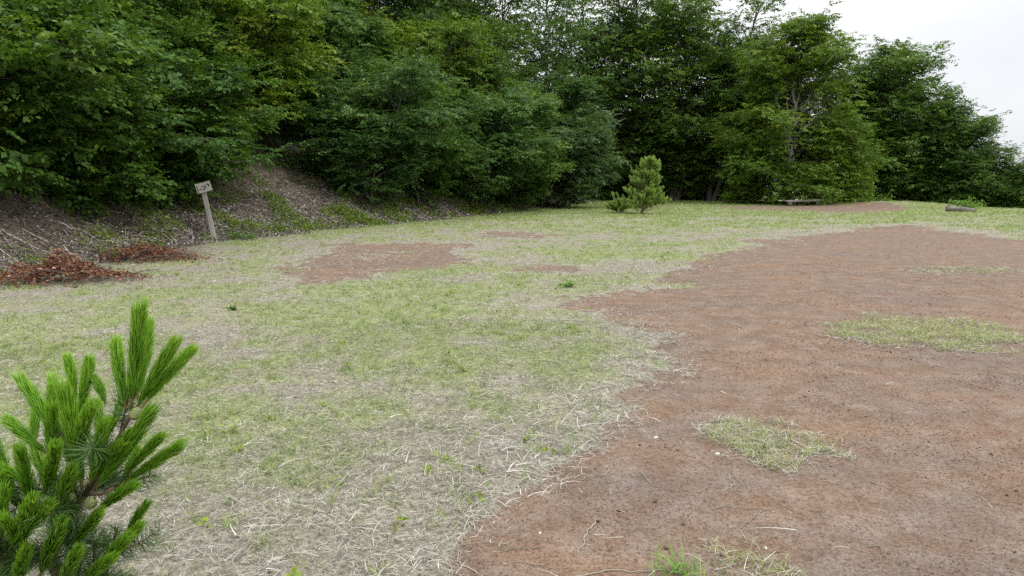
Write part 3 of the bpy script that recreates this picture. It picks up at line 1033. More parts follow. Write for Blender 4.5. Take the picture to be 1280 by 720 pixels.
plant("edge_c", 640, 39.0, 0.84, 1.0, "deep green bushy tree left of the pale grey-green one", group=GH)
plant("edge_d", 697, 43.0, 0.86, 2.7, "pale grey-green bushy tree at the right end of the bank", group=GH)
# bank, second row
plant("edge_a", 10, 20.0, 1.05, 0.0, "spreading tree over the left edge's shrub, yellowish at its ends", group=GH, leaf=M_leaf_sunny)
plant("edge_c", 110, 23.0, 1.0, 1.4, "dark tree rising behind the shrubs at the left", group=GH)
plant("edge_a", 205, 25.0, 1.0, 2.6, "green tree rising above the shrub beside the sign", group=GH)
plant("edge_d", 290, 27.5, 0.98, 3.3, "yellow-green tree leaning over the left side of the gully", group=GH, leaf=M_leaf_sunny)
plant("edge_b", 372, 32.6, 0.95, 4.4, "shadowed tree closing the top of the brown gully", group=GH)
plant("edge_c", 430, 36.0, 1.1, 5.2, "tall bushy tree behind the first tree right of the gully", group=GH)
plant("edge_a", 505, 39.5, 1.1, 0.9, "yellow-green tree high on the bank above the front row", group=GH, leaf=M_leaf_sunny)
plant("edge_c", 575, 43.0, 1.15, 2.0, "dense dark tree high on the bank right of the yellow-green one", group=GH)
plant("edge_b", 650, 47.0, 1.1, 3.0, "dark tree behind the pale grey-green tree", group=GH)
# bank, tall trees on top
plant("tall_a", -20, 28.0, 0.85, 0.2, "tall beech at the top left corner of the photo", name="beech_tree", group=GH)
plant("tall_b", 90, 31.0, 0.85, 1.2, "tall beech second from the left along the bank's top", name="beech_tree", group=GH)
plant("tall_c", 190, 34.0, 0.85, 2.9, "tall dark beech on the bank's top above the sign", name="beech_tree", group=GH)
plant("tall_a", 290, 37.0, 0.85, 3.6, "tall beech on the bank's top left of the gully", name="beech_tree", group=GH)
plant("tall_b", 385, 42.0, 0.9, 4.8, "tall beech straight above the brown gully", name="beech_tree", group=GH)
plant("tall_c", 470, 45.0, 0.9, 5.5, "tall dark beech on the bank's top right of the gully", name="beech_tree", group=GH)
plant("tall_a", 555, 49.0, 0.92, 0.8, "tall beech on the bank's top above its front row's middle", name="beech_tree", group=GH)
plant("tall_b", 625, 53.0, 0.95, 2.3, "tall beech above the right end of the bank", name="beech_tree", group=GH)
plant("tall_c", 430, 52.0, 0.95, 1.5, "dark beech farthest up the bank between the two tall ones over the gully", name="beech_tree", group=GH)
plant("tall_a", 515, 55.0, 0.95, 2.5, "beech farthest up the bank behind the tall dark one", name="beech_tree", group=GH)
# far edge of the clearing
plant("tall_c", 690, 57.0, 1.1, 1.1, "tall beech where the bank meets the far row of trees", name="beech_tree", group=GF)
plant("tall_a", 738, 60.0, 1.15, 2.1, "tall bare-stemmed beech left of the small pine, sky in its top", name="beech_tree", group=GF)
plant("tall_b", 790, 61.0, 1.15, 3.2, "tall beech straight behind the small pine", name="beech_tree", group=GF)
plant("tall_a", 840, 59.5, 1.15, 4.1, "tall beech right behind the small pine, its crown cut by the photo's top", name="beech_tree", group=GF)
plant("tall_b", 888, 58.5, 1.08, 5.3, "tall beech next to the left side of the tree with the pale stem", name="beech_tree", group=GF)
plant("full_a", 928, 62.0, 0.96, 0.6, "dark beech half hidden behind the left of the tree with the pale stem", name="beech_tree", group=GF)
plant("full_b", 1030, 61.0, 0.84, 1.7, "dark beech half hidden behind the right of the tree with the pale stem", name="beech_tree", group=GF)
plant("lone", 984, 51.0, 0.92, 0.0, "big yellowish green tree with pale forked stem standing behind the plank bench", name="beech_tree")
plant("full_a", 1068, 58.0, 0.97, 2.6, "leafy beech first to the right of the tree with the pale stem", name="beech_tree", group=GF)
plant("full_b", 1140, 57.0, 0.80, 3.9, "broad round beech above the rise of grass at the right", name="beech_tree", group=GF)
plant("full_a", 1192, 55.0, 0.76, 5.0, "round beech standing behind the fallen log", name="beech_tree", group=GF)
plant("full_b", 1238, 54.0, 0.60, 0.9, "lower beech second from the right end of the far row", name="beech_tree", group=GF)
plant("full_a", 1281, 53.0, 0.47, 2.2, "smallest beech at the right end of the far row", name="beech_tree", group=GF)
# undergrowth between the far stems
for px, Y, s, ro, lb in ((725, 59, 1.0, 0.2, "dark shrub under the far beeches at the end of the bank"), (772, 63, 1.1, 1.3, "dark shrub behind the small pine's left side"),
                         (815, 62, 1.1, 2.4, "dark shrub in the shade right behind the small pine"), (862, 61, 1.2, 3.5, "dark shrub in the shade left of the pale-stemmed tree"),
                         (905, 64, 1.2, 4.2, "dark shrub peeping out at the left of the pale-stemmed tree's skirt"),
                         (752, 66, 2.0, 5.0, "deep shadowed shrub farthest back between the stems left of the small pine"),
                         (800, 68, 2.1, 0.9, "deep shadowed shrub farthest back straight behind the small pine"),
                         (850, 67, 2.0, 2.0, "deep shadowed shrub farthest back between the stems right of the small pine")):
    plant("shrub_a", px, Y, s, ro, lb, "shrub", "leafy_shrub", "shaded shrubs under the far beeches", leaf=M_leaf_beech)

# ------------------------------------------------------------------ needles
def needle_shoot(length, seed, n, nl, ang0=14, ang1=22, wid=0.0016, mats=None, base_bare=0.12, tint0=0.35):
    """a candle: axis along +z, needles pressed forward round it"""
    r = np.random.default_rng(seed)
    bend = r.uniform(-0.08, 0.08, 2)
    ax = lambda t: np.stack([bend[0] * length * t * t, bend[1] * length * t * t, length * t], -1)
    G = Geo()
    tt = np.linspace(0, 1, 7)
    G.tube(ax(tt), np.linspace(0.0042, 0.0022, 7), 6, 0.5, 0)
    t = base_bare + (1 - base_bare) * r.uniform(0, 1, n) ** 0.9
    a = r.uniform(0, 2 * np.pi, n)
    P0 = ax(t)
    ln = nl * (0.72 + 0.28 * np.clip(t / 0.35, 0, 1) - 0.30 * np.clip((t - 0.75) / 0.25, 0, 1)) * r.uniform(0.8, 1.15, n)
    an = np.radians(r.uniform(ang0, ang1, n) + 0 * t) * (0.62 + 0.38 * np.clip(t / 0.4, 0, 1))
    rad = np.stack([np.cos(a), np.sin(a), np.zeros(n)], -1)
    tan = np.stack([-np.sin(a), np.cos(a), np.zeros(n)], -1)
    z = np.array((0, 0, 1.0))
    d0 = rad * np.sin(an * 1.5)[:, None] + z * np.cos(an * 1.5)[:, None]
    d1 = rad * np.sin(an * 0.6)[:, None] + z * np.cos(an * 0.6)[:, None] + r.normal(0, 0.06, (n, 3))
    P1 = P0 + d0 * (ln * 0.5)[:, None]
    P2 = P1 + d1 * (ln * 0.5)[:, None]
    roll = r.uniform(0, np.pi, n)
    S = tan * np.cos(roll)[:, None] + np.cross(d0, tan) * np.sin(roll)[:, None]
    w = wid * 0.5
    V = np.stack([P0 - S * w, P0 + S * w, P1 - S * w, P1 + S * w, P2 - S * w * 0.25, P2 + S * w * 0.25], 1).reshape(-1, 3)
    f = np.array([[0, 1, 3, 2], [2, 3, 5, 4]])
    Qn = (np.arange(n)[:, None, None] * 6 + f[None]).reshape(-1, 4)
    tn = np.clip(tint0 + 0.32 * t + r.normal(0, 0.17, n), 0, 1)
    T = np.stack([tn - 0.15, tn - 0.15, tn, tn, tn + 0.22, tn + 0.22], 1).ravel()
    G.add(V, Qn, np.clip(T, 0, 1), 1)
    return G.mesh("needle_shoot", mats or [M_candle, M_needle], smooth=False)


def old_needles(length, seed, n):
    return needle_shoot(length, seed, n, 0.105, 34, 70, 0.0018, [M_pinebark, M_needle_old], 0.0, 0.3)


def orient(o_, p0, p1, ref_len, girth=1.0):
    from mathutils import Vector
    d = Vector(tuple(p1 - p0))
    o_.rotation_mode = 'QUATERNION'
    o_.rotation_quaternion = d.to_track_quat('Z', 'Y') @ __import__('mathutils').Quaternion((0, 0, 1), random.uniform(0, 6))
    k = d.length / ref_len
    o_.scale = (girth, girth, k)


random.seed(5)
SH = [needle_shoot(0.24, 100 + q, 760, 0.064, 11, 21, 0.0022, base_bare=0.02) for q in range(4)]
OLD = [old_needles(0.20, 200 + q, 260) for q in range(3)]
D0 = 1.86
bx_, by_ = -1.19, 1.95
pine = thing("young_pine", "young pine in the lower left corner with upright bright green candles", "pine", (bx_, by_, gz1(bx_, by_)))
PB = np.array(pine.location)
node1 = at_depth(166, 513, D0)
node2 = at_depth(106, 618, D0 + 0.02)
node3 = at_depth(4, 692, D0 - 0.06)
node0 = at_depth(62, 700, D0 + 0.06)
node4 = at_depth(150, 606, D0 + 0.10)
node5 = at_depth(52, 612, D0 + 0.03)
node6 = at_depth(120, 725, D0 + 0.02)
node7 = at_depth(150, 676, D0 + 0.12)
g = Geo()
base = np.array((bx_, by_, PB[2] - 0.05))
low = (base * 0.5 + node0 * 0.5)
g.tube(np.array([base, low + (0.01, 0, 0), node0, (node0 + node2) / 2 + (0.0, 0, 0.01), node2]) - PB, (0.024, 0.020, 0.016, 0.013, 0.011), 8, wob=0.08)
obj("trunk", g.mesh("trunk", M_pinebark), pine)
for a, b, r1 in ((node2, node1, 0.009), (node0, node3, 0.009), (node2, node4, 0.007), (node2, node5, 0.007), (low, node6, 0.010), (node6, node7, 0.007)):
    g = Geo()
    mid_ = (a + b) / 2 + np.array((0, 0, -0.012))
    g.tube(np.array([a, mid_, b]) - PB, (r1, r1 * 0.85, r1 * 0.6), 7, wob=0.06)
    obj("branch", g.mesh("branch", M_pinebark), pine)
SHOOTS = [  # base, tip in the photograph; depth offsets of base and tip; girth
    (157, 511, 141, 421, 0, .05, 1.0), (164, 510, 175, 377, 0, -.02, 1.12), (171, 500, 191, 399, 0, .08, .95), (170, 511, 222, 421, 0, .0, 1.0), (178, 508, 239, 430, 0, .06, 1.0),
    (78, 557, 29, 466, .02, .06, 1.0), (103, 612, 85, 478, 0, -.03, 1.15), (96, 530, 116, 446, .05, .08, 1.0), (94, 505, 88, 442, .10, .14, .9), (116, 566, 143, 521, .02, -.02, .9),
    (118, 612, 199, 511, 0, -.06, 1.05), (158, 592, 201, 540, .08, .06, .9), (154, 603, 233, 552, .08, .05, .95), (58, 567, 4, 524, .03, .03, 1.0), (50, 607, -14, 578, .02, -.03, 1.0),
    (56, 616, 71, 558, -.05, -.14, 1.1), (10, 690, 56, 633, -.05, -.16, 1.05), (-2, 684, 4, 612, -.05, -.08, 1.0), (156, 672, 183, 624, .10, .10, .9), (118, 714, 166, 664, .02, -.02, 1.0),
    (98, 732, 141, 690, 0, -.08, .95), (132, 505, 120, 470, .05, .09, .85), (104, 600, 70, 520, .02, .10, 1.0), (20, 620, -20, 520, .05, .12, 1.0), (80, 640, 40, 560, .05, .10, 1.0),
    (150, 606, 178, 560, .1, .16, .9), (130, 560, 118, 500, .06, .16, .9), (6, 700, -30, 640, -.05, -.05, 1.0), (70, 740, 100, 690, -.02, -.14, 1.0), (20, 740, 30, 690, -.04, -.16, 1.0),
    (40, 570, 44, 500, .1, .18, .9), (140, 540, 160, 470, .06, .18, .85), (90, 590, 62, 470, .1, .2, .9),
    (88, 590, 108, 500, .03, -.08, 1.0), (70, 600, 58, 505, .04, .0, 1.05), (40, 640, 26, 560, .0, -.10, 1.0), (60, 660, 92, 590, .02, -.10, 1.0),
    (22, 680, 34, 618, -.04, -.16, 1.0), (50, 720, 74, 655, .0, -.14, 1.05),
    (140, 700, 178, 650, .06, .06, .9), (100, 560, 92, 500, .08, .10, .95), (60, 545, 68, 480, .1, .16, .9), (10, 650, -16, 600, .0, -.02, 1.0),
    (120, 598, 152, 548, .0, -.06, 1.0), (112, 606, 132, 528, -.01, -.07, 1.0), (134, 575, 160, 540, -.01, -.06, .9), (120, 640, 168, 600, .02, -.04, 1.0), (90, 680, 128, 642, .02, -.06, 1.0),
    (30, 640, -6, 590, .02, -.04, 1.0), (36, 700, 10, 640, .0, -.12, 1.0),
    (60, 800, 150, 760, .0, -.1, 1.0), (40, 800, -40, 730, .0, .0, 1.0), (60, 860, 170, 830, .0, .05, 1.0), (40, 860, -60, 810, .05, .05, 1.0), (50, 900, 60, 830, -.05, -.25, 1.0)]
for q, (ax_, ay_, tx_, ty_, da, dt, gth) in enumerate(SHOOTS):
    p0, p1 = at_depth(ax_, ay_, D0 + da), at_depth(tx_, ty_, D0 + dt)
    s_ = obj("needle_shoot", SH[q % 4], pine)
    s_.location = p0 - PB
    p1 = p0 + (p1 - p0) * 0.9
    orient(s_, p0, p1, 0.24, 0.98 * gth * (0.75 + 0.25 * np.linalg.norm(p1 - p0) / 0.24))
# last year's longer, darker needles round the branches
rr_ = np.random.default_rng(8)
for a, b, n in ((node0, node2, 7), (node2, node1, 3), (node2, node4, 3), (node2, node5, 4), (node0, node3, 7), (low, node6, 7), (node6, node7, 4), (base * .7 + node0 * .3, node0, 8)):
    for q in range(n):
        t = (q + rr_.uniform(0, 1)) / n
        p0 = a + (b - a) * t
        d = rr_.normal(0, 1, 3)
        d = d / np.linalg.norm(d) * 0.9 + (b - a) / np.linalg.norm(b - a) * 0.6
        d[2] += 0.1
        p1 = p0 + d / np.linalg.norm(d) * rr_.uniform(0.09, 0.17)
        s_ = obj("old_needles", OLD[q % 3], pine)
        s_.location = p0 - PB
        orient(s_, p0, p1, 0.20, rr_.uniform(0.75, 1.0))


def cone_mesh(seed):
    """a green closed cone: overlapping scale rings"""
    G = Geo()
    r = np.random.default_rng(seed)
    k = 12
    rows = 9
    V, Qc = [], []
    for i_ in range(rows * 2):
        t = i_ / (rows * 2 - 1)
        prof = math.sin(math.pi * min(0.97, 0.08 + 0.9 * t)) ** 0.7
        for j_ in range(k):
            a = (j_ + 0.5 * (i_ // 2 % 2)) * 2 * math.pi / k
            b = 1.0 + (0.14 if i_ % 2 == 0 else -0.10) + (0.08 if j_ % 2 else -0.05)
            V.append((math.cos(a) * 0.0155 * prof * b, math.sin(a) * 0.0155 * prof * b, 0.036 * t))
    for i_ in range(rows * 2 - 1):
        for j_ in range(k):
            Qc.append((i_ * k + j_, i_ * k + (j_ + 1) % k, (i_ + 1) * k + (j_ + 1) % k, (i_ + 1) * k + j_))
    G.add(V, Qc)
    return G.mesh("cone", M_cone)


CM = cone_mesh(1)
for (px, py, dd) in ((166, 519, -.03), (108, 629, -.04), (5, 703, -.05), (93, 622, -.02)):
    c_ = obj("cone", CM, pine)
    p = at_depth(px, py, D0 + dd)
    c_.location = p - PB + np.array((0, 0, -0.012))
    c_.rotation_euler = (0.7, 0.3, px)

# the small pine out on the grass
def far_pine(label, px, py, hgt, width, seed, n_whorl=15, lean=0.0, name="small_pine", skew=0.0):
    r = np.random.default_rng(seed)
    c = at(px, py)
    o_ = thing(name, label, "pine", (c[0], c[1], gz1(c[0], c[1])))
    G = Geo()
    t = np.linspace(0, 1, 8)
    G.tube(np.stack([lean * t, 0 * t, hgt * t * 0.95 - 0.05], -1), np.linspace(0.06, 0.012, 8), 7)
    SHm = needle_shoot(0.42, seed + 5, 110, 0.16, 22, 44, 0.013, [M_pinebark, M_needle_far], 0.0, 0.35)
    VV, QQ, TT, nn_ = [], [], [], 0
    from mathutils import Vector
    Vs_ = np.zeros(len(SHm.vertices) * 3, np.float32)
    SHm.vertices.foreach_get("co", Vs_)
    Vs_ = Vs_.reshape(-1, 3)
    Qs_ = np.zeros(len(SHm.loops), np.int32)
    SHm.loops.foreach_get("vertex_index", Qs_)
    Qs_ = Qs_.reshape(-1, 4)
    ti = np.zeros(len(Vs_), np.float32)
    SHm.attributes["tint"].data.foreach_get("value", ti)

    def put(p, d, s, dt):
        nonlocal nn_
        q = np.array(Vector(tuple(d)).to_track_quat('Z', 'Y').to_matrix())
        VV.append((Vs_ * s) @ q.T + p)
        QQ.append(Qs_ + nn_)
        TT.append(np.clip(ti + dt, 0, 1))
        nn_ += len(Vs_)

    for w in range(n_whorl):
        u = (w + 0.3) / n_whorl
        z = hgt * (0.03 + 0.93 * u)
        for b in range(6 if u < 0.75 else 4):
            a = r.uniform(0, 6.28)
            L = width * 0.5 * ((1 - u) ** 0.8) * r.uniform(0.6, 1.12) + 0.1
            if skew and math.cos(a) < 0 and u < 0.25:
                L *= 1 + skew
            e = 0.25 + 0.5 * u + r.normal(0, 0.12)
            p0 = np.array((lean * u, 0, z))
            pts = [p0 + np.array((math.cos(a) * math.cos(e * k_), math.sin(a) * math.cos(e * k_), math.sin(e * k_))) * L * f_ for f_, k_ in ((0, 1), (0.5, 0.7), (1.0, 1.0))]
            G.tube(np.array(pts), (0.018, 0.012, 0.006), 4, 0.5, 0, False)
            for f_ in np.arange(0.3, 1.01, 0.22):
                p = pts[0] + (pts[2] - pts[0]) * f_
                for _ in range(1 + int(r.uniform() < 0.45)):
                    d = np.array((math.cos(a + r.normal(0, 0.7)), math.sin(a + r.normal(0, 0.7)), r.uniform(0.5, 1.6)))
                    put(p, d, r.uniform(0.55, 0.95), r.normal(0, 0.1))
    for _ in range(4):
        put(np.array((lean, 0, hgt * 0.9)), np.array((r.normal(0, 0.3), r.normal(0, 0.3), 1)), r.uniform(0.8, 1.0), 0.15)
    obj("trunk", G.mesh("trunk", M_pinebark), o_)
    obj("needles", mesh_from("needles", np.concatenate(VV), np.concatenate(QQ), M_needle_far, {"tint": np.concatenate(TT)}), o_)


far_pine("small bushy light green pine standing alone on the far grass", 802, 267, 2.65, 2.45, 71, 16, 0.35, "small_pine", 0.3)
far_pine("low sprawling pine seedling at the left foot of the small bushy pine", 775, 265.5, 0.34, 1.5, 75, 4, 0.0, "pine_seedling")


# ------------------------------------------------------------------ small leafy plants, withered heaps, litter
def leaf_cloud(n, leaf, pos_fn, seed, tint=(0.5, 0.15), up=0.6, wr=0.5):
    r = np.random.default_rng(seed)
    P = pos_fn(r, n)
    D = r.normal(0, 1, (n, 3))
    D[:, 2] = D[:, 2] * 0.5
    D /= np.linalg.norm(D, axis=1, keepdims=True)
    Nn = r.normal(0, 0.5, (n, 3)) + np.array((0, 0, up))
    S = np.cross(Nn, D)
    S /= np.linalg.norm(S, axis=1, keepdims=True) + 1e-9
    Nn = np.cross(D, S)
    L = (leaf * r.uniform(0.6, 1.3, n))[:, None]
    W = L * wr * 0.5
    cu = r.uniform(-0.25, 0.35, n)[:, None]
    V = np.stack([P, P + D * L * 0.45 + S * W + Nn * L * 0.12, P + D * L + Nn * L * cu, P + D * L * 0.45 - S * W + Nn * L * 0.12], 1).reshape(-1, 3)
    T = np.repeat(np.clip(r.normal(tint[0], tint[1], n), 0, 1), 4)
    return V, np.arange(n * 4).reshape(-1, 4), T


def small_bush(label, px, py, h, w, n, leaf, mat, seed, name="small_bush", cat="bush", z=None):
    d = at(px, py)
    Y = d[1]
    # foot on the real ground along this line of sight
    for _ in range(12):
        zz = float(height(np.array([d[0]]), np.array([d[1]]))[0])
        d = at(px, py, min(zz, 1.4))
    o_ = thing(name, label, cat, (d[0], d[1], gz1(d[0], d[1])))
    r = np.random.default_rng(seed)
    G = Geo()
    tips = []
    for q in range(max(6, int(14 * w))):
        a = r.uniform(0, 6.28)
        q_ = math.sqrt(r.uniform(0, 1)) * w * 0.5
        tip = np.array((math.cos(a) * q_, math.sin(a) * q_, h * r.uniform(0.5, 1.0) * (1 - 0.5 * (q_ / (w * 0.5)) ** 2)))
        G.tube(np.array([(0, 0, -0.04), tip * (0.3, 0.3, 0.55), tip]), (0.008, 0.006, 0.003), 4, 0.5, 0, False)
        tips.append(tip)
    tips = np.array(tips)

    def pos(rg, m):
        t = tips[rg.integers(0, len(tips), m)]
        f = rg.uniform(0.25, 1.05, m)[:, None]
        return t * np.concatenate([f * 0.9 + 0.1, f * 0.9 + 0.1, f], 1) + rg.normal(0, 0.05 * w + 0.01, (m, 3)) * (1, 1, 0.6)

    V, Q_, T = leaf_cloud(n, leaf, pos, seed, (0.5, 0.16))
    V[:, 2] = np.maximum(V[:, 2], 0.005)
    obj("stem", G.mesh("stem", M_bark), o_)
    obj("foliage", mesh_from("foliage", V, Q_, mat, {"tint": T}), o_)
    return o_


small_bush("small bright green bush at the foot of the bank above the rusty heaps", 104, 287, 0.62, 0.55, 650, 0.06, M_leaf_fresh, 1)
small_bush("tiny yellow-green bush left of the leaning sign", 224, 284, 0.36, 0.28, 200, 0.06, M_leaf_fresh, 2)
small_bush("low green weed close against the sign's foot on its left", 252, 292, 0.22, 0.7, 240, 0.05, M_leaf_sunny, 3, "low_weed", "weed")
small_bush("low spreading weed at the right of the sign's foot", 306, 300, 0.25, 0.9, 330, 0.06, M_leaf_fresh, 4, "low_weed", "weed")
small_bush("fresh green weed in the litter below the brown gully", 352, 292, 0.22, 0.8, 260, 0.06, M_leaf_fresh, 5, "low_weed", "weed")
small_bush("green weed half way up the bank right of the gully", 437, 246, 0.4, 1.3, 520, 0.07, M_leaf_sunny, 6, "low_weed", "weed")
small_bush("light green weed under the first trees right of the gully", 492, 262, 0.4, 1.4, 520, 0.07, M_leaf_fresh, 7, "low_weed", "weed")
small_bush("leafy weed on the bank's foot above the green strip of turf", 548, 246, 0.6, 1.8, 700, 0.09, M_leaf_oak, 8, "low_weed", "weed")
small_bush("leafy weed under the middle of the bank's front row", 605, 246, 0.7, 2.0, 700, 0.09, M_leaf_fresh, 9, "low_weed", "weed")
small_bush("single light green weed on the turf near the soil's ragged corner", 709, 359, 0.10, 0.22, 70, 0.06, M_leaf_fresh, 10, "low_weed", "weed")
small_bush("dark little weed alone on the grass above the young pine", 293, 387, 0.06, 0.16, 40, 0.05, M_leaf_oak, 14, "low_weed", "weed")
small_bush("tall green weeds behind the fallen log at the right", 1205, 262, 0.75, 2.2, 420, 0.16, M_leaf_fresh, 11, "low_weed", "weed")


def heap(label, px, py, h, w, dpt, n, seed, mat=M_rust, leaf=0.085, name="dead_brush_heap", rot=0.0, twigs=26):
    d = at(px, py)
    for _ in range(12):
        zz = float(height(np.array([d[0]]), np.array([d[1]]))[0])
        d = at(px, py, min(zz, 1.4))
    o_ = thing(name, label, "brush heap", (d[0], d[1], gz1(d[0], d[1])), (0, 0, rot))

    def pos(r, m):
        x_ = r.normal(0, 0.33, m) * w * 0.75
        y_ = r.normal(0, 0.33, m) * dpt * 0.75
        top = h * 0.8 * np.exp(-((x_ / (w * 0.46)) ** 2 + (y_ / (dpt * 0.5)) ** 2) ** 1.4) * (0.25 + 1.5 * fbm(x_ + seed, y_, 3.0, seed, 3) ** 1.3)
        return np.stack([x_, y_, top * r.uniform(0.35, 1.05, m) + 0.01], -1)

    V, Q_, T = leaf_cloud(n, leaf, pos, seed, (0.48, 0.22), 0.3, 0.42)
    r = np.random.default_rng(seed)
    G = Geo()
    for _ in range(twigs):
        p = pos(r, 1)[0] * (1, 1, 0.6)
        a = r.uniform(0, 6.28)
        L = r.uniform(0.25, 0.7)
        q = p + np.array((math.cos(a) * L, math.sin(a) * L, r.uniform(-0.05, 0.18)))
        q[2] = max(q[2], 0.02)
        G.tube(np.array([p, (p + q) / 2 + (0, 0, 0.03), q]), (0.008, 0.006, 0.003), 4, 0.5, 0, False)
    tag(obj("twigs", G.mesh("twigs", M_bark), o_), kind="stuff")
    obj("withered_leaves", mesh_from("withered_leaves", V, Q_, mat, {"tint": T}), o_)


heap("larger rusty brown heap of withered branches nearest the left edge", 75, 351, 0.44, 2.1, 1.15, 4600, 1, rot=0.25, twigs=120, leaf=0.062)
heap("rusty brown heap of withered branches left of the sign", 180, 325, 0.40, 2.3, 1.3, 4000, 2, rot=-0.15, twigs=120, leaf=0.062)
heap("sliver of rusty brush at the photo's left edge", 4, 316, 0.25, 0.6, 0.5, 500, 3)
heap("small rusty brown heap at the far right end of the bank", 688, 256, 0.55, 1.9, 1.0, 900, 4, leaf=0.14)
heap("grey-brown heap of dead twigs under the bank's front trees", 632, 246, 0.8, 2.6, 1.2, 900, 5, M_litter, 0.15, twigs=60)
heap("dark brush heap of twigs beside the small far rusty heap", 720, 252, 0.6, 2.2, 1.2, 600, 6, M_litter, 0.15, twigs=60)
heap("reddish dead fern right behind the sign's post", 285, 268, 0.5, 0.5, 0.5, 380, 7, leaf=0.09)

# leaf litter and undergrowth on the bank
VL, QL, TL, nl_ = [], [], [], 0
VU, QU, TU, nu_ = [], [], [], 0
for y0, y1, n, sz in ((4, 16, 26000, 0.075), (16, 27, 30000, 0.085), (27, 46, 26000, 0.12)):
    y = rng.uniform(y0, y1, n * 2)
    fx = np.interp(y, [p[1] for p in FOOT], [p[0] for p in FOOT])
    dd = rng.gamma(1.6, 1.9, n * 2) - 0.7
    x = fx - dd * 1.15
    d_ = foot_d(x, y)
    keep = (d_ > -0.45 + 0.5 * vnoise(x, y, 1.5, 8)) & (d_ < 10)
    x, y = x[keep][:n], y[keep][:n]
    z = ground_z(x, y)
    m = len(x)

    def pos(r, k, x=x, y=y, z=z):
        return np.stack([x, y, z + r.uniform(0.004, 0.05, k)], -1)

    V, Q_, T = leaf_cloud(m, sz, pos, int(y0) + 90, (0.48, 0.23), 1.0, 0.4)
    VL.append(V), QL.append(Q_ + nl_), TL.append(T)
    nl_ += len(V)
    # green seedlings in patches
    n2 = n // 2
    y = rng.uniform(y0, y1, n2 * 6)
    fx = np.interp(y, [p[1] for p in FOOT], [p[0] for p in FOOT])
    x = fx - (rng.gamma(1.5, 2.0, n2 * 6) - 0.4) * 1.15
    d_ = foot_d(x, y)
    pr = 0.9 * sstep(0.44, 0.64, fbm(x, y, 1.1, 92, 4)) * (d_ > -0.2) * (0.45 + 0.55 * sstep(18, 28, y)) * np.where(d_ > 2.2, 0.8, 1.0)
    keep = rng.uniform(size=len(x)) < pr
    x, y = x[keep][:n2], y[keep][:n2]
    z = ground_z(x, y)
    m = len(x)

    def pos2(r, k, x=x, y=y, z=z):
        return np.stack([x, y, z + r.gamma(1.5, 0.06, k) + 0.02], -1)

    V, Q_, T = leaf_cloud(m, sz * 0.9, pos2, int(y0) + 190, (0.5, 0.2), 1.0, 0.5)
    VU.append(V), QU.append(Q_ + nu_), TU.append(T)
    nu_ += len(V)
# small broad-leaved weeds sitting low in the turf
x, y = sector(2.2, 20, 3.2)
s = soil_sd(x, y)
keep = (s < -0.1) & (foot_d(x, y) < 0.3) & (rng.uniform(size=len(x)) < sstep(0.42, 0.62, fbm(x, y, 0.8, 95, 3)))
x, y = x[keep], y[keep]
sp = rng.uniform(0.012, 0.05, len(x))
x = np.repeat(x, 12) + rng.normal(0, 1, len(x) * 12) * np.repeat(sp, 12)
y = np.repeat(y, 12) + rng.normal(0, 1, len(y) * 12) * np.repeat(sp, 12)
z = ground_z(x, y)
m = len(x)
V, Q_, T = leaf_cloud(m, 0.034, lambda r, k: np.stack([x, y, z + r.uniform(0.01, 0.045, k)], -1), 77, (0.72, 0.15), 0.9, 0.55)
VU.append(V), QU.append(Q_ + nu_), TU.append(T)
nu_ += len(V)
# dead sticks among the litter
G = Geo()
for _ in range(1500):
    y = rng.uniform(8, 34)
    x = float(np.interp(y, [p[1] for p in FOOT], [p[0] for p in FOOT])) - rng.gamma(1.4, 1.2) - 0.1
    a = rng.uniform(0, 6.28)
    L = rng.uniform(0.15, 0.7) * rng.choice([0.6, 1.0, 1.6])
    x2, y2 = x + math.cos(a) * L, y + math.sin(a) * L
    G.tube(np.array([(x, y, gz1(x, y) + 0.02), ((x + x2) / 2, (y + y2) / 2, gz1((x + x2) / 2, (y + y2) / 2) + 0.05), (x2, y2, gz1(x2, y2) + 0.03)]),
           (0.008, 0.007, 0.004), 4, rng.uniform(0.3, 1.0), 0, False)
VL.append(np.concatenate(G.V)), QL.append(np.concatenate(G.Q) + nl_), TL.append(np.concatenate(G.T))
tag(obj("leaf_litter", mesh_from("leaf_litter", np.concatenate(VL), np.concatenate(QL), M_litter, {"tint": np.concatenate(TL)})), kind="stuff")
tag(obj("undergrowth", mesh_from("undergrowth", np.concatenate(VU), np.concatenate(QU), M_leaf_sunny, {"tint": np.concatenate(TU)})), kind="stuff")

# ------------------------------------------------------------------ the leaning sign
def on_ground(px, py):
    d = ray(px, py)
    for t in np.arange(3, 80, 0.02):
        q = d * t + np.array((0, 0, EYE))
        if q[2] <= gz1(q[0], q[1]):
            break
    return q


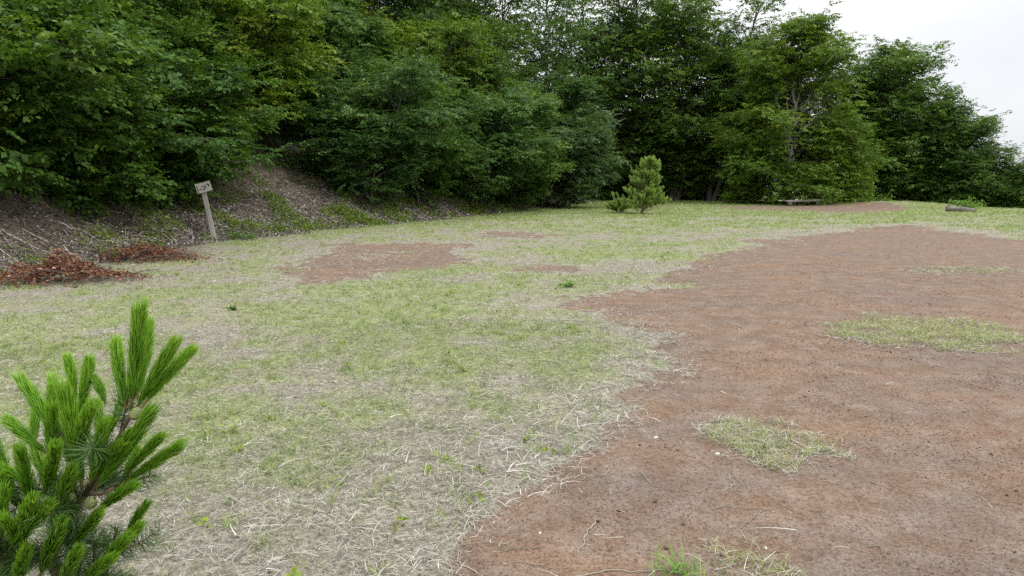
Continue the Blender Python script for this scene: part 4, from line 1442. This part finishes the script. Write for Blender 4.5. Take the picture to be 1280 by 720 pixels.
p = on_ground(268, 299)
sign = thing("wooden_sign", "small weathered wooden sign board on a leaning post at the bank's foot", "sign", (p[0], p[1], gz1(p[0], p[1])), (R(2), R(-8.2), R(14)))
post = obj("post", bevel_mesh("post", M_wood, [((0, 0, 0.66), (0.112, 0.10, 1.6), (0, 0, 0))], 0.01), sign)
board = obj("board", bevel_mesh("board", M_wood_board, [((0, 0, 0), (0.385, 0.05, 0.26), (0, 0, 0))], 0.006), sign)
board.location = (0.035, -0.08, 1.40)
board.rotation_euler = (0, R(-8), 0)
cap = obj("cap", bevel_mesh("cap", M_metal, [((0, 0, 0), (0.15, 0.13, 0.03), (0, 0, 0))], 0.008), sign)
cap.location = (-0.02, 0.0, 1.505)
fy = -0.027
strokes = [((-0.155, fy, -0.01), (0.020, 0.006, 0.19), 0), ((-0.085, fy, -0.035), (0.085, 0.006, 0.018), R(-8)), ((-0.01, fy, 0.035), (0.055, 0.006, 0.017), R(-12)),
           ((0.012, fy, -0.01), (0.05, 0.006, 0.015), R(-12)), ((0.03, fy, -0.005), (0.016, 0.006, 0.095), R(10)), ((0.0, fy, -0.055), (0.06, 0.006, 0.017), R(-15)),
           ((0.068, fy, 0.01), (0.016, 0.006, 0.085), R(8)), ((0.135, fy, 0.035), (0.030, 0.006, 0.075), R(-14)), ((0.152, fy, 0.032), (0.022, 0.006, 0.045), 0)]
obj("lettering", bevel_mesh("lettering", M_ink, [(c, s, (0, a, 0)) for c, s, a in strokes], 0.002, 1), board)
obj("peg", bevel_mesh("peg", M_metal, [((-0.11, -0.01, 0.04), (0.07, 0.07, 0.14), (0, 0.2, 0))], 0.012), sign)

# ------------------------------------------------------------------ bench and log
p = at(1005, 257.5)
bz = gz1(p[0], p[1])
bench = thing("plank_bench", "low weathered plank bench in front of the big pale-stemmed tree", "bench", (p[0], p[1], bz), (0, 0, R(-3)))
s_ = obj("seat", bevel_mesh("seat", M_wood, [((0, 0, 0.31), (2.45, 0.38, 0.13), (0, R(-1.5), 0))], 0.03, 2), bench)
for x_ in (-0.95, 0.85):
    g = Geo()
    g.tube(np.array([(x_, -0.17, 0.11), (x_, 0.17, 0.11)]), (0.13, 0.13), 12, wob=0.05)
    obj("leg", g.mesh("leg", M_log), bench)
p = at(1200, 265)
log = thing("fallen_log", "dark fallen log lying at the grass edge on the right", "log", (p[0], p[1], gz1(p[0], p[1])), (0, R(5), R(-22)))
g = Geo()
t = np.linspace(-0.68, 0.68, 9)
g.tube(np.stack([t, 0.03 * np.sin(t * 3), 0.13 + 0.015 * np.cos(t * 5)], -1), 0.135 + 0.012 * np.sin(t * 7), 12, wob=0.07)
obj("log_stem", g.mesh("log_stem", M_log), log)
g = Geo()
g.tube(np.array([(-0.50, -0.02, 0.2), (-0.58, -0.05, 0.32), (-0.63, -0.06, 0.38)]), (0.05, 0.04, 0.03), 8)
obj("branch_stub", g.mesh("branch_stub", M_log), log)

# ------------------------------------------------------------------ light: bright overcast
SUN_EL, SUN_AZ = R(56), R(112)      # azimuth from +Y towards +X
w = bpy.data.worlds.new("World")
sc.world = w
w.use_nodes = True
nt = w.node_tree
nt.nodes.clear()
wo = nt.nodes.new("ShaderNodeOutputWorld")
bg = nt.nodes.new("ShaderNodeBackground")
sky = nt.nodes.new("ShaderNodeTexSky")
sky.sky_type = 'NISHITA'
sky.sun_disc = False
sky.sun_elevation = SUN_EL
sky.sun_rotation = SUN_AZ
sky.air_density = 1.0
sky.dust_density = 2.0
tcw = nt.nodes.new("ShaderNodeTexCoord")
nz = noise(nt, tcw.outputs["Generated"], 1.6, 5, 0.5)
cl = ramp(nt, nz, [(0.40, (8.7, 8.9, 9.4)), (0.58, (11.2, 11.25, 11.4))])
sepw = N(nt, "ShaderNodeSeparateXYZ")          # an overcast sky is about three times brighter overhead than at the horizon
nt.links.new(tcw.outputs["Generated"], sepw.inputs[0])
lum = N(nt, "ShaderNodeMapRange")
lum.inputs[1].default_value, lum.inputs[2].default_value = 0.18, 1.0
lum.inputs[3].default_value, lum.inputs[4].default_value = 0.73, 2.6
nt.links.new(sepw.outputs[2], lum.inputs[0])
vm = N(nt, "ShaderNodeVectorMath", operation='SCALE')
nt.links.new(cl, vm.inputs[0])
nt.links.new(lum.outputs[0], vm.inputs["Scale"])
cm_ = mixc(nt, 0.92, sky.outputs[0], vm.outputs[0])
nt.links.new(cm_, bg.inputs[0])
bg.inputs[1].default_value = 0.1
nt.links.new(bg.outputs[0], wo.inputs[0])
sd = bpy.data.lights.new("sun", 'SUN')
sd.energy = 1.5
sd.angle = R(16)
sd.color = (1.0, 0.97, 0.92)
so = bpy.data.objects.new("sun", sd)
col.objects.link(so)
so.rotation_euler = (math.pi / 2 - SUN_EL, 0, math.pi - SUN_AZ)
so.location = (20, 10, 40)

sc.view_settings.view_transform = 'Standard'
sc.view_settings.look = 'None'
sc.view_settings.exposure = 0.42
sc.view_settings.gamma = 1.0
sc.view_settings.use_curve_mapping = False
sc.cycles.max_bounces = 6
sc.cycles.diffuse_bounces = 3
sc.cycles.glossy_bounces = 2
sc.cycles.transmission_bounces = 3
sc.cycles.use_denoising = False
